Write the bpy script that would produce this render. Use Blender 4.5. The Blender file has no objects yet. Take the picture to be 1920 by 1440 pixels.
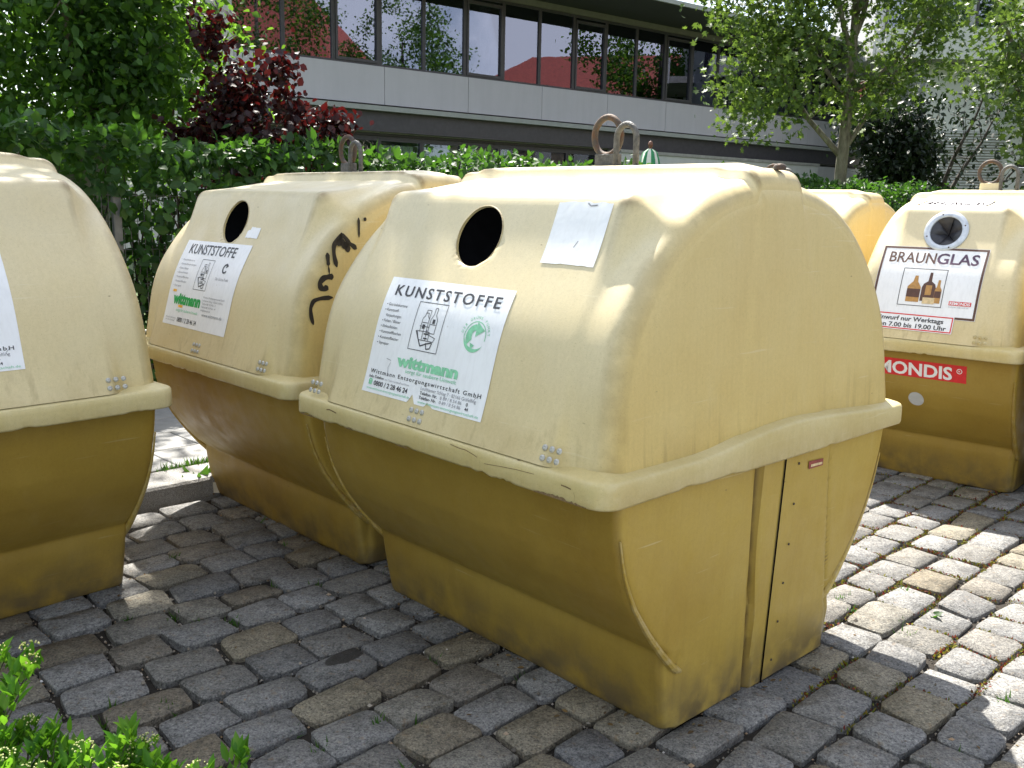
import bpy, bmesh, math, random
import numpy as np
from mathutils import Matrix, Vector

random.seed(7)
rng = np.random.default_rng(11)
R = math.radians
scene = bpy.context.scene
COL = scene.collection

# ------------------------------------------------------------------ camera
F_PX, PITCH, ROLL, CAM_H = 1756.1, R(10.8345), R(1.1559), 1.51908
fw = Vector((0, math.cos(PITCH), -math.sin(PITCH)))
up0 = Vector((0, math.sin(PITCH), math.cos(PITCH)))
rt0 = Vector((1, 0, 0))
cu = rt0 * math.cos(ROLL) + up0 * math.sin(ROLL)
cv = -rt0 * math.sin(ROLL) + up0 * math.cos(ROLL)
cam_d = bpy.data.cameras.new('camera')
cam = bpy.data.objects.new('camera', cam_d)
COL.objects.link(cam)
cam.matrix_world = Matrix(((cu.x, cv.x, -fw.x, 0), (cu.y, cv.y, -fw.y, 0), (cu.z, cv.z, -fw.z, CAM_H), (0, 0, 0, 1)))
cam_d.sensor_width = 36
cam_d.lens = 36 * F_PX / 1920
cam_d.clip_start = 0.05
cam_d.clip_end = 2000
scene.camera = cam

# ------------------------------------------------------------------ sky, sun, exposure
SUN_TO = Vector((-0.146, 0.712, 1.0)).normalized()
SUN_EL = math.asin(SUN_TO.z)
SUN_ROT = math.atan2(SUN_TO.x, SUN_TO.y)
world = bpy.data.worlds.new('World')
scene.world = world
world.use_nodes = True
wn = world.node_tree
bg = wn.nodes['Background']
sky = wn.nodes.new('ShaderNodeTexSky')
sky.sky_type = 'NISHITA'
sky.sun_disc = False
sky.sun_elevation = SUN_EL
sky.sun_rotation = SUN_ROT
sky.air_density = 1.0
sky.dust_density = 1.2
sky.ozone_density = 1.0
# fair-weather clouds spread evenly over the whole dome
wtc = wn.nodes.new('ShaderNodeTexCoord')
wno = wn.nodes.new('ShaderNodeTexNoise')
wno.inputs['Scale'].default_value = 3.2
wno.inputs['Detail'].default_value = 7
wno.inputs['Roughness'].default_value = 0.6
wcr = wn.nodes.new('ShaderNodeValToRGB')
wcr.color_ramp.elements[0].position = 0.44
wcr.color_ramp.elements[1].position = 0.60
wmx = wn.nodes.new('ShaderNodeMixRGB')
wmx.inputs[2].default_value = (8.5, 8.8, 9.2, 1)
wn.links.new(wtc.outputs['Generated'], wno.inputs['Vector'])
wn.links.new(wno.outputs['Fac'], wcr.inputs[0])
wn.links.new(wcr.outputs[0], wmx.inputs[0])
wn.links.new(sky.outputs[0], wmx.inputs[1])
wn.links.new(wmx.outputs[0], bg.inputs[0])
bg.inputs[1].default_value = 0.08

sd = bpy.data.lights.new('sun', 'SUN')
sd.energy = 5.0
sd.angle = R(0.53)
sd.color = (1.0, 0.95, 0.86)
sun = bpy.data.objects.new('sun', sd)
COL.objects.link(sun)
sun.rotation_euler = (-SUN_TO).to_track_quat('-Z', 'Y').to_euler()
sun.location = (0, 0, 30)

vs = scene.view_settings
vs.view_transform = 'Standard'
vs.look = 'None'
vs.gamma = 1.0
vs.use_curve_mapping = False
vs.exposure = 1.75
scene.render.engine = 'CYCLES'
scene.cycles.max_bounces = 8
scene.cycles.transparent_max_bounces = 12


# ------------------------------------------------------------------ material helpers
class NT:
    def __init__(s, name):
        s.m = bpy.data.materials.new(name)
        s.m.use_nodes = True
        s.t = s.m.node_tree
        s.b = s.t.nodes['Principled BSDF']
        s.out = s.t.nodes['Material Output']

    def n(s, typ, **kw):
        x = s.t.nodes.new(typ)
        for k, v in kw.items():
            if isinstance(k, str) and hasattr(x, k):
                setattr(x, k, v)
            else:
                x.inputs[k].default_value = v
        return x

    def l(s, a, b):
        s.t.links.new(a, b)

    def noise(s, vec, scale, detail=4, rough=0.55):
        x = s.t.nodes.new('ShaderNodeTexNoise')
        x.inputs['Scale'].default_value = scale
        x.inputs['Detail'].default_value = detail
        x.inputs['Roughness'].default_value = rough
        if vec is not None:
            s.l(vec, x.inputs['Vector'])
        return x.outputs['Fac']

    def ramp(s, fac, stops):
        x = s.t.nodes.new('ShaderNodeValToRGB')
        cr = x.color_ramp
        while len(cr.elements) < len(stops):
            cr.elements.new(0.5)
        for e, (p, c) in zip(cr.elements, stops):
            e.position = p
            e.color = (*c, 1) if len(c) == 3 else c
        s.l(fac, x.inputs[0])
        return x.outputs[0]

    def mix(s, fac, a, b, mode='MIX'):
        x = s.t.nodes.new('ShaderNodeMixRGB')
        x.blend_type = mode
        for i, v in ((0, fac), (1, a), (2, b)):
            if isinstance(v, (int, float)):
                x.inputs[i].default_value = v
            elif isinstance(v, tuple):
                x.inputs[i].default_value = (*v, 1)
            else:
                s.l(v, x.inputs[i])
        return x.outputs[0]

    def math(s, op, a, b=0.0, clamp=False):
        x = s.t.nodes.new('ShaderNodeMath')
        x.operation = op
        x.use_clamp = clamp
        for i, v in ((0, a), (1, b)):
            if isinstance(v, (int, float)):
                x.inputs[i].default_value = v
            else:
                s.l(v, x.inputs[i])
        return x.outputs[0]

    def maprange(s, v, a, b, c=0.0, d=1.0):
        x = s.t.nodes.new('ShaderNodeMapRange')
        x.inputs[1].default_value = a
        x.inputs[2].default_value = b
        x.inputs[3].default_value = c
        x.inputs[4].default_value = d
        s.l(v, x.inputs[0])
        return x.outputs[0]

    def bump(s, h, strength=0.3, dist=0.01):
        x = s.t.nodes.new('ShaderNodeBump')
        x.inputs['Strength'].default_value = strength
        x.inputs['Distance'].default_value = dist
        s.l(h, x.inputs['Height'])
        s.l(x.outputs[0], s.b.inputs['Normal'])

    def base(s, v):
        if isinstance(v, tuple):
            s.b.inputs['Base Color'].default_value = (*v, 1)
        else:
            s.l(v, s.b.inputs['Base Color'])

    def rough(s, v):
        if isinstance(v, (int, float)):
            s.b.inputs['Roughness'].default_value = v
        else:
            s.l(v, s.b.inputs['Roughness'])

    def objco(s):
        return s.n('ShaderNodeTexCoord').outputs['Object']

    def pos(s):
        return s.n('ShaderNodeNewGeometry').outputs['Position']

    def scaled(s, vec, sc):
        x = s.t.nodes.new('ShaderNodeVectorMath')
        x.operation = 'MULTIPLY'
        s.l(vec, x.inputs[0])
        x.inputs[1].default_value = sc
        return x.outputs[0]

    def sepz(s, vec):
        x = s.t.nodes.new('ShaderNodeSeparateXYZ')
        s.l(vec, x.inputs[0])
        return x.outputs


def flat_mat(name, col, rough=0.5, metal=0.0, var=0.12, scale=30.0, bump=0.0, spec=0.5):
    k = NT(name)
    co = k.objco()
    n1 = k.noise(co, scale, 5)
    dark = tuple(c * (1 - var) for c in col)
    lite = tuple(min(1, c * (1 + var)) for c in col)
    k.base(k.ramp(n1, [(0.3, dark), (0.7, lite)]))
    k.rough(rough)
    k.b.inputs['Metallic'].default_value = metal
    k.b.inputs['Specular IOR Level'].default_value = spec
    if bump:
        k.bump(k.noise(co, scale * 3, 4), bump, 0.01)
    return k.m


def plastic_mat(name, pale, mid, deep, zlo, zhi, streak=0.5, wear=0.5, foot_dirt_side_shade=False, rough=0.42, face_tone=None):
    """weathered glass-fibre plastic: blotches, grain, vertical stains, rub marks."""
    k = NT(name)
    co = k.objco()
    oi = k.n('ShaderNodeObjectInfo')
    off = k.n('ShaderNodeVectorMath', operation='ADD')
    k.l(co, off.inputs[0])
    comb = k.n('ShaderNodeCombineXYZ')
    k.l(k.math('MULTIPLY', oi.outputs['Random'], 37.0), comb.inputs[0])
    k.l(k.math('MULTIPLY', oi.outputs['Random'], 91.0), comb.inputs[1])
    k.l(comb.outputs[0], off.inputs[1])
    v = off.outputs[0]
    big = k.noise(v, 1.7, 5, 0.6)
    c = k.ramp(big, [(0.28, deep), (0.5, mid), (0.74, pale)])
    if face_tone:   # broad faces and crown paler than the ends
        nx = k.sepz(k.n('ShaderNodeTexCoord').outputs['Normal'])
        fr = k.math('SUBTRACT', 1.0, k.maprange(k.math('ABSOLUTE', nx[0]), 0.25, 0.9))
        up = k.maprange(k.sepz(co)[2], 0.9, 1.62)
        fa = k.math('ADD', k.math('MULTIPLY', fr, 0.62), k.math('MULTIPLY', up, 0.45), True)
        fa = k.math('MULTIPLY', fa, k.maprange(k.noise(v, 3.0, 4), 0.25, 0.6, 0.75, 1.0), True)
        c = k.mix(fa, c, face_tone)
    # vertical run-off streaks
    st = k.noise(k.scaled(v, (26, 26, 1.3)), 1.0, 4, 0.6)
    stm = k.maprange(st, 0.55, 0.72)
    z = k.sepz(co)[2]
    low = k.maprange(z, zhi, zlo)
    sm = k.math('MULTIPLY', stm, k.math('MULTIPLY', low, streak), True)
    c = k.mix(sm, c, (0.17, 0.11, 0.035))
    # brownish film where water stands above the rim
    film = k.math('MULTIPLY', k.maprange(k.noise(v, 5.0, 5), 0.42, 0.7), k.math('MULTIPLY', low, streak * 0.8), True)
    c = k.mix(film, c, (0.30, 0.20, 0.055))
    # chalky rub marks
    rb = k.noise(k.scaled(v, (7, 7, 2.2)), 1.3, 6, 0.65)
    c = k.mix(k.math('MULTIPLY', k.maprange(rb, 0.58, 0.78), wear * 0.38), c, (0.66, 0.58, 0.36))
    # fine speckle of grime and pits
    sp = k.noise(v, 330.0, 2, 0.6)
    c = k.mix(k.math('MULTIPLY', k.maprange(sp, 0.60, 0.72), 0.26), c, (0.13, 0.09, 0.03))
    gr = k.noise(v, 90.0, 5, 0.7)
    c = k.mix(0.24, c, k.ramp(gr, [(0.3, (0.62, 0.62, 0.62)), (0.7, (1.0, 1.0, 1.0))]), 'MULTIPLY')
    sc = k.noise(k.scaled(v, (3, 3, 70)), 1.0, 3, 0.5)
    c = k.mix(k.math('MULTIPLY', k.maprange(sc, 0.69, 0.74), 0.22), c, (0.72, 0.66, 0.48))
    pt = k.n('ShaderNodeNewGeometry').outputs['Pointiness']
    ew = k.math('MULTIPLY', k.maprange(pt, 0.515, 0.56), k.maprange(k.noise(v, 24, 5, 0.7), 0.42, 0.60), True)
    c = k.mix(k.math('MULTIPLY', ew, 0.22), c, (0.70, 0.64, 0.46))
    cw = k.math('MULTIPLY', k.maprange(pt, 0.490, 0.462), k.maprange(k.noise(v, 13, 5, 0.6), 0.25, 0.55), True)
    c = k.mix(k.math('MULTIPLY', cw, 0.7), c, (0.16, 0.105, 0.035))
    # short knocks and gouges
    gq = k.n('ShaderNodeTexVoronoi')
    gq.inputs['Scale'].default_value = 6.5
    k.l(k.scaled(v, (1.0, 1.0, 3.2)), gq.inputs['Vector'])
    gm = k.math('MULTIPLY', k.maprange(gq.outputs['Distance'], 0.055, 0.02), k.maprange(k.noise(v, 60, 4), 0.45, 0.6), True)
    c = k.mix(k.math('MULTIPLY', gm, 0.8), c, (0.10, 0.055, 0.025))
    if foot_dirt_side_shade:   # brown film that paints the shade of the long sides into the colour
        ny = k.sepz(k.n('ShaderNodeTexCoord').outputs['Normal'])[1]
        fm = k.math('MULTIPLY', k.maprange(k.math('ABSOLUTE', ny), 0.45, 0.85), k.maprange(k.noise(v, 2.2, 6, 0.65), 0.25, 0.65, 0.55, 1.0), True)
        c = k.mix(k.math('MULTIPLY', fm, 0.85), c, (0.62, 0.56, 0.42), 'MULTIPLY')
    # faint run marks all over
    rn = k.noise(k.scaled(v, (75, 75, 1.6)), 1.0, 5, 0.7)
    c = k.mix(0.11, c, k.ramp(rn, [(0.36, (0.70, 0.66, 0.56)), (0.55, (1.0, 1.0, 1.0))]), 'MULTIPLY')
    if foot_dirt_side_shade:
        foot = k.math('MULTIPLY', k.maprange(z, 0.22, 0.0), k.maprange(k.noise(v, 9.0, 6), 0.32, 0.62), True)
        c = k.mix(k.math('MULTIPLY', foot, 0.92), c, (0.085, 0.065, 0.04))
    k.base(c)
    k.rough(k.ramp(k.noise(v, 11, 4), [(0.3, (rough - .08,) * 3), (0.7, (rough + .16,) * 3)]))
    k.b.inputs['Specular IOR Level'].default_value = 0.42
    k.bump(k.mix(0.5, k.noise(v, 14.0, 4), k.noise(v, 220.0, 3)), 0.10, 0.006)
    return k.m


def leaf_mat(name, cols, trans, tfac=0.42, rough=0.52):
    k = NT(name)
    g = k.n('ShaderNodeNewGeometry')
    oi = k.n('ShaderNodeObjectInfo')
    r = k.math('FRACT', k.math('ADD', g.outputs['Random Per Island'], oi.outputs['Random']))
    n = len(cols)
    c = k.ramp(r, [(i / (n - 1), cc) for i, cc in enumerate(cols)])
    cl = k.noise(k.pos(), 2.4, 4, 0.6)
    c = k.mix(0.8, c, k.ramp(cl, [(0.32, (0.55, 0.62, 0.6)), (0.5, (0.95, 0.97, 0.9)), (0.68, (1.45, 1.3, 1.0))]), 'MULTIPLY')
    ag = k.noise(k.pos(), 31, 2)
    c = k.mix(k.math('MULTIPLY', k.maprange(ag, 0.66, 0.76), 0.35), c, (0.16, 0.12, 0.03))
    k.base(c)
    k.rough(rough)
    k.b.inputs['Specular IOR Level'].default_value = 0.30
    tr = k.n('ShaderNodeBsdfTranslucent')
    k.l(k.mix(0.55, c, trans), tr.inputs[0])
    mx = k.n('ShaderNodeMixShader')
    mx.inputs[0].default_value = tfac
    k.l(k.b.outputs[0], mx.inputs[1])
    k.l(tr.outputs[0], mx.inputs[2])
    k.l(mx.outputs[0], k.out.inputs[0])
    return k.m


STAIN = (-.545, 2.935)   # a dark oil stain on one sett


def stone_mat(name, island=False):
    k = NT(name)
    if island:
        r = k.n('ShaderNodeNewGeometry').outputs['Random Per Island']
    else:
        r = k.n('ShaderNodeObjectInfo').outputs['Random']
    p = k.pos()
    c = k.ramp(r, [(0.0, (0.178, 0.177, 0.176)), (0.25, (0.228, 0.227, 0.225)), (0.50, (0.268, 0.266, 0.261)),
                   (0.62, (0.200, 0.195, 0.186)), (0.74, (0.246, 0.232, 0.198)), (0.83, (0.268, 0.238, 0.176)),
                   (0.90, (0.188, 0.163, 0.125)), (1.0, (0.250, 0.248, 0.244))])
    sp = k.noise(p, 150, 5, 0.8)
    c = k.mix(0.85, c, k.ramp(sp, [(0.34, (0.12, 0.12, 0.13)), (0.45, (0.80, 0.80, 0.80)), (0.58, (1.0, 1.0, 1.0)), (0.68, (1.7, 1.68, 1.62))]), 'MULTIPLY')
    s2 = k.noise(p, 75, 4, 0.7)
    c = k.mix(0.7, c, k.ramp(s2, [(0.36, (0.45, 0.45, 0.46)), (0.48, (0.95, 0.95, 0.95)), (0.64, (1.35, 1.33, 1.28))]), 'MULTIPLY')
    bl = k.noise(p, 17, 5, 0.6)
    c = k.mix(0.7, c, k.ramp(bl, [(0.3, (0.50, 0.48, 0.44)), (0.5, (1, 1, 1)), (0.75, (1.15, 1.12, 1.06))]), 'MULTIPLY')
    damp = k.noise(p, 2.6, 5, 0.65)
    c = k.mix(0.5, c, k.ramp(damp, [(0.34, (0.60, 0.58, 0.55)), (0.52, (1, 1, 1))]), 'MULTIPLY')
    pit = k.noise(p, 62, 5, 0.7)
    c = k.mix(k.math('MULTIPLY', k.maprange(pit, 0.60, 0.68), 0.55), c, (0.06, 0.055, 0.05))
    rust = k.noise(p, 38, 4)
    c = k.mix(k.math('MULTIPLY', k.maprange(rust, 0.60, 0.75), 0.45), c, (0.24, 0.15, 0.065))
    sub = k.n('ShaderNodeVectorMath', operation='SUBTRACT')
    k.l(p, sub.inputs[0])
    sub.inputs[1].default_value = (STAIN[0], STAIN[1], 0)
    du, dw = k.n('ShaderNodeVectorMath', operation='DOT_PRODUCT'), k.n('ShaderNodeVectorMath', operation='DOT_PRODUCT')
    for q, ax in ((du, (8.8, 8.8, 0)), (dw, (18.0, -18.0, 0))):
        k.l(sub.outputs[0], q.inputs[0])
        q.inputs[1].default_value = ax
    e = k.math('ADD', k.math('MULTIPLY', du.outputs['Value'], du.outputs['Value']), k.math('MULTIPLY', dw.outputs['Value'], dw.outputs['Value']))
    e = k.math('ADD', e, k.math('MULTIPLY', k.noise(p, 26, 3), 0.5))
    c = k.mix(k.math('MULTIPLY', k.maprange(e, 1.30, 1.12), 0.86), c, (0.022, 0.019, 0.016))
    k.base(c)
    k.rough(0.78)
    k.b.inputs['Specular IOR Level'].default_value = 0.35
    k.bump(k.mix(0.5, k.noise(p, 120, 5, 0.75), k.noise(p, 30, 4)), 0.9, 0.016)
    return k.m


M = {}
M['lid'] = plastic_mat('weathered_cream_plastic', (0.62, 0.485, 0.20), (0.60, 0.46, 0.175), (0.57, 0.42, 0.145), 0.84, 1.02, 0.42, 0.45, face_tone=(0.66, 0.575, 0.385))
M['rim'] = plastic_mat('chalky_rim_plastic', (0.62, 0.525, 0.29), (0.56, 0.46, 0.22), (0.48, 0.37, 0.14), 0.76, 0.80, 0.35, 0.75)
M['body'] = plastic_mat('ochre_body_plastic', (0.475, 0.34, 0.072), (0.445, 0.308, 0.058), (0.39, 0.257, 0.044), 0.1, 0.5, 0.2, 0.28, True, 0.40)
M['black'] = flat_mat('hollow_shade_black', (0.003, 0.003, 0.0035), 1.0, 0, 0.2, spec=0.0)  # flat black standing for the shade inside the openings and seam gaps
M['rubber'] = flat_mat('grey_rubber_flap', (0.022, 0.022, 0.028), 0.42, 0, 0.5, 25)
kk = NT('white_vinyl')
_co = kk.objco()
_c = kk.mix(0.5, kk.ramp(kk.noise(_co, 6, 5, 0.6), [(0.3, (0.72, 0.725, 0.74)), (0.6, (0.80, 0.805, 0.825))]), kk.ramp(kk.noise(kk.scaled(_co, (70, 70, 6)), 1.0, 4), [(0.30, (0.70, 0.70, 0.71)), (0.55, (0.80, 0.805, 0.82))]))
_c = kk.mix(kk.math('MULTIPLY', kk.maprange(kk.noise(_co, 45, 5, 0.7), 0.66, 0.75), 0.5), _c, (0.42, 0.38, 0.30))
kk.base(_c)
kk.rough(0.38)
kk.bump(kk.noise(_co, 9, 3), 0.15, 0.01)
M['white'] = kk.m
M['steel'] = flat_mat('zinc_steel', (0.48, 0.47, 0.43), 0.5, 0.3, 0.25, 60)
M['alu'] = flat_mat('dull_aluminium', (0.50, 0.53, 0.57), 0.4, 0.5, 0.15, 40)
M['iron'] = flat_mat('grey_iron', (0.10, 0.097, 0.093), 0.6, 0.4, 0.4, 60, 0.4)
kk = NT('rusty_iron')
_co = kk.objco()
kk.base(kk.ramp(kk.noise(_co, 38, 6, 0.65), [(0.35, (0.055, 0.05, 0.048)), (0.52, (0.085, 0.058, 0.042)), (0.68, (0.11, 0.05, 0.022))]))
kk.rough(0.72)
kk.b.inputs['Metallic'].default_value = 0.3
kk.bump(kk.noise(_co, 180, 4), 0.5, 0.004)
M['rust'] = kk.m
M['ink'] = flat_mat('black_print', (0.035, 0.035, 0.042), 0.5, 0, 0.5, 120)
M['greyink'] = flat_mat('faded_grey_print', (0.27, 0.27, 0.29), 0.5, 0, 0.35, 120)
M['green_pale'] = flat_mat('faded_green_print', (0.22, 0.55, 0.33), 0.5, 0, 0.2, 60)
M['green'] = flat_mat('green_print', (0.01, 0.33, 0.055), 0.5, 0, 0.15, 60)
M['orange'] = flat_mat('orange_print', (0.80, 0.42, 0.03), 0.5, 0, 0.15, 60)
M['purple'] = flat_mat('dark_purple_print', (0.075, 0.035, 0.075), 0.5, 0, 0.25, 60)
M['brown'] = flat_mat('brown_print', (0.085, 0.035, 0.022), 0.5, 0, 0.2, 60)
M['amber'] = flat_mat('amber_print', (0.42, 0.22, 0.06), 0.5, 0, 0.2, 60)
M['tan'] = flat_mat('tan_print', (0.62, 0.47, 0.26), 0.5, 0, 0.2, 60)
M['red'] = flat_mat('red_print', (0.60, 0.018, 0.022), 0.45, 0, 0.12, 40)
M['oldred'] = flat_mat('old_red_sticker', (0.25, 0.05, 0.04), 0.6, 0, 0.3, 90)
M['greydot'] = flat_mat('grey_vinyl', (0.46, 0.47, 0.47), 0.5, 0, 0.08, 40)
M['spray'] = flat_mat('black_spray_paint', (0.012, 0.01, 0.01), 0.6, 0, 0.4, 80)
M['cobble'] = stone_mat('granite_cobble')
M['cobble_far'] = stone_mat('granite_cobble_far', True)

kk = NT('joint_soil')
_p = kk.pos()
kk.base(kk.mix(0.5, kk.ramp(kk.noise(_p, 120, 5, 0.7), [(0.38, (0.010, 0.008, 0.006)), (0.62, (0.035, 0.027, 0.019)), (0.78, (0.12, 0.10, 0.075))]),
               kk.ramp(kk.noise(_p, 4, 4), [(0.4, (0.016, 0.012, 0.008)), (0.6, (0.035, 0.027, 0.018))])))
kk.rough(0.95)
kk.bump(kk.noise(_p, 150, 5, 0.7), 0.9, 0.012)
M['soil'] = kk.m
kk = NT('pebble')
kk.base(kk.ramp(kk.n('ShaderNodeNewGeometry').outputs['Random Per Island'], [(0, (0.09, 0.075, 0.06)), (0.4, (0.19, 0.165, 0.13)), (0.75, (0.33, 0.29, 0.235)), (0.93, (0.30, 0.19, 0.10)), (1, (0.62, 0.61, 0.58))]))
kk.rough(0.8)
M['pebble'] = kk.m
M['moss'] = leaf_mat('joint_moss', [(0.14, 0.13, 0.012), (0.20, 0.19, 0.02), (0.09, 0.12, 0.012), (0.17, 0.11, 0.02)], (0.25, 0.25, 0.02), 0.2, 0.8)
M['redmoss'] = leaf_mat('red_joint_plant', [(0.11, 0.018, 0.012), (0.16, 0.035, 0.018), (0.12, 0.05, 0.02)], (0.3, 0.05, 0.03), 0.25, 0.7)
M['grass'] = leaf_mat('grass_blade', [(0.0280, 0.0800, 0.0096), (0.0480, 0.1280, 0.0160), (0.0800, 0.1600, 0.0240)], (0.1200, 0.2800, 0.0240), 0.35)
kk = NT('concrete_slab')
_p = kk.pos()
kk.base(kk.ramp(kk.noise(_p, 14, 6, 0.65), [(0.3, (0.19, 0.19, 0.187)), (0.7, (0.26, 0.26, 0.257))]))
kk.rough(0.85)
kk.bump(kk.noise(_p, 130, 4), 0.3, 0.005)
M['slab'] = kk.m
kk = NT('kerb_stone')
_p = kk.pos()
kk.base(kk.mix(0.6, kk.ramp(kk.noise(_p, 9, 6, 0.65), [(0.3, (0.13, 0.11, 0.08)), (0.7, (0.24, 0.225, 0.205))]), kk.ramp(kk.noise(_p, 240, 4, 0.7), [(0.4, (0.1, 0.1, 0.1)), (0.6, (0.4, 0.4, 0.4))])))
kk.rough(0.85)
kk.bump(kk.noise(_p, 90, 5), 0.6, 0.01)
M['kerb'] = kk.m
kk = NT('earth_and_lawn')
_p = kk.pos()
kk.base(kk.ramp(kk.noise(_p, 3, 7, 0.65), [(0.35, (0.05, 0.075, 0.02)), (0.65, (0.08, 0.12, 0.03))]))
kk.rough(0.95)
M['lawn'] = kk.m
M['hedge'] = leaf_mat('hornbeam_leaf', [(0.0102, 0.0347, 0.0071), (0.0152, 0.0490, 0.0091), (0.0224, 0.0673, 0.0112), (0.0408, 0.1020, 0.0163)], (0.1428, 0.3672, 0.0256), 0.28)
M['tree_dark'] = leaf_mat('dense_tree_leaf', [(0.0119, 0.0367, 0.0076), (0.0173, 0.0508, 0.0097), (0.0270, 0.0734, 0.0130), (0.0486, 0.1134, 0.0194)], (0.2808, 0.5616, 0.0378), 0.36)
M['red_leaf'] = leaf_mat('purple_hazel_leaf', [(0.0108, 0.0030, 0.0048), (0.0173, 0.0043, 0.0056), (0.0238, 0.0060, 0.0056), (0.0130, 0.0052, 0.0073)], (0.1469, 0.0086, 0.0086), 0.26, 0.45)
M['maple'] = leaf_mat('maple_leaf', [(0.0343, 0.0685, 0.0137), (0.0495, 0.0914, 0.0183), (0.0685, 0.1180, 0.0244), (0.0914, 0.1409, 0.0305)], (0.2132, 0.3351, 0.0381), 0.34, 0.52)
M['shade_leaf'] = leaf_mat('evergreen_leaf', [(0.0042, 0.0105, 0.0042), (0.0070, 0.0161, 0.0056), (0.0098, 0.0224, 0.0070)], (0.0210, 0.0490, 0.0105), 0.12, 0.5)
M['bush'] = leaf_mat('spirea_leaf', [(0.0425, 0.1445, 0.0102), (0.0638, 0.1955, 0.0153), (0.0935, 0.2465, 0.0238), (0.1445, 0.2805, 0.0298)], (0.2550, 0.5610, 0.0255), 0.42, 0.42)
M['bud'] = leaf_mat('flower_bud', [(0.52, 0.52, 0.20), (0.66, 0.66, 0.36), (0.42, 0.48, 0.12)], (0.6, 0.65, 0.2), 0.2, 0.6)
kk = NT('bark')
_co = kk.objco()
kk.base(kk.ramp(kk.noise(kk.scaled(_co, (9, 9, 2.5)), 1.6, 6, 0.7), [(0.35, (0.075, 0.066, 0.045)), (0.55, (0.15, 0.14, 0.095)), (0.72, (0.23, 0.22, 0.155))]))
kk.rough(0.9)
kk.bump(kk.noise(kk.scaled(_co, (14, 14, 3)), 2.0, 5), 0.5, 0.03)
M['bark'] = kk.m
M['dark_bark'] = flat_mat('dark_bark', (0.045, 0.036, 0.028), 0.9, 0, 0.4, 20)
M['fence'] = flat_mat('galvanised_fence', (0.11, 0.115, 0.115), 0.6, 0.3, 0.2, 20)


def wall_mat(name, col, var, sc, mott=0.5):
    k = NT(name)
    co = k.objco()
    a = k.ramp(k.noise(co, sc, 6, 0.65), [(0.3, tuple(c * (1 - var) for c in col)), (0.7, tuple(c * (1 + var) for c in col))])
    st = k.noise(k.scaled(co, (5, 5, 0.4)), 1.0, 5, 0.6)
    a = k.mix(mott, a, k.ramp(st, [(0.35, (0.78, 0.78, 0.78)), (0.65, (1, 1, 1))]), 'MULTIPLY')
    k.base(a)
    k.rough(0.8)
    k.bump(k.noise(co, 55, 4), 0.12, 0.01)
    return k.m


M['panel'] = wall_mat('pale_grey_cladding', (0.4646, 0.4435, 0.4928), 0.02, 3.0, 0.25)
M['ledge'] = wall_mat('ledge_metal', (0.3168, 0.3256, 0.3168), 0.06, 4.0, 0.4)
M['concrete'] = wall_mat('dark_concrete', (0.34, 0.33, 0.31), 0.10, 5.0, 0.8)
M['beam'] = wall_mat('brown_grey_render', (0.1880, 0.1720, 0.1640), 0.08, 4.0, 0.4)
M['soffit'] = wall_mat('dark_soffit', (0.0536, 0.0517, 0.0567), 0.10, 2.0, 0.2)
M['whitewall'] = wall_mat('white_render', (0.5210, 0.5210, 0.5069), 0.04, 2.0, 0.3)
M['greywall'] = wall_mat('grey_render', (0.4400, 0.4312, 0.4400), 0.05, 2.0, 0.4)
M['wframe'] = flat_mat('dark_window_frame', (0.055, 0.05, 0.058), 0.45, 0.1, 0.15, 10)
M['interior'] = flat_mat('office_interior', (0.30, 0.29, 0.28), 0.9, 0, 0.15, 2)
M['curtain'] = flat_mat('pale_curtain', (0.62, 0.66, 0.62), 0.9, 0, 0.15, 6)
M['paper'] = flat_mat('white_paper', (0.75, 0.76, 0.77), 0.8, 0, 0.06, 8)
M['card'] = flat_mat('cardboard', (0.52, 0.36, 0.15), 0.85, 0, 0.15, 12)
M['rooftile'] = flat_mat('red_clay_tile', (0.20, 0.038, 0.026), 0.8, 0, 0.3, 6)
M['housewall'] = wall_mat('ochre_house_wall', (0.40, 0.33, 0.25), 0.08, 1.5, 0.4)
M['louvre'] = flat_mat('louvre_metal', (0.45, 0.46, 0.47), 0.5, 0.2, 0.1, 6)
M['parasol'] = flat_mat('green_canvas', (0.03, 0.20, 0.08), 0.85, 0, 0.2, 20)
M['canvas'] = flat_mat('white_canvas', (0.62, 0.62, 0.55), 0.85, 0, 0.1, 20)
M['wood'] = flat_mat('turned_wood', (0.14, 0.055, 0.03), 0.6, 0, 0.3, 20)
M['litter'] = flat_mat('crumpled_paper', (0.55, 0.52, 0.45), 0.8, 0, 0.12, 30)


def glass_mat(name, refl, tint):
    k = NT(name)
    gl = k.n('ShaderNodeBsdfGlossy')
    gl.inputs['Roughness'].default_value = 0.01
    gl.inputs['Color'].default_value = (0.52, 0.55, 0.70, 1)
    bp = k.n('ShaderNodeBump')
    bp.inputs['Strength'].default_value = 0.02
    bp.inputs['Distance'].default_value = 0.05
    k.l(k.noise(k.objco(), 0.7, 2), bp.inputs['Height'])
    k.l(bp.outputs[0], gl.inputs['Normal'])
    tr = k.n('ShaderNodeBsdfTransparent')
    tr.inputs[0].default_value = (*tint, 1)
    fr = k.n('ShaderNodeFresnel')
    fr.inputs[0].default_value = 1.6
    f = k.maprange(fr.outputs[0], 0.0, 1.0, refl, 1.0)
    mx = k.n('ShaderNodeMixShader')
    k.l(f, mx.inputs[0])
    k.l(tr.outputs[0], mx.inputs[1])
    k.l(gl.outputs[0], mx.inputs[2])
    k.l(mx.outputs[0], k.out.inputs[0])
    return k.m


M['glass'] = glass_mat('coated_window_glass', 0.20, (0.42, 0.45, 0.46))
M['clearglass'] = glass_mat('clear_window_glass', 0.06, (0.80, 0.86, 0.80))


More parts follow.
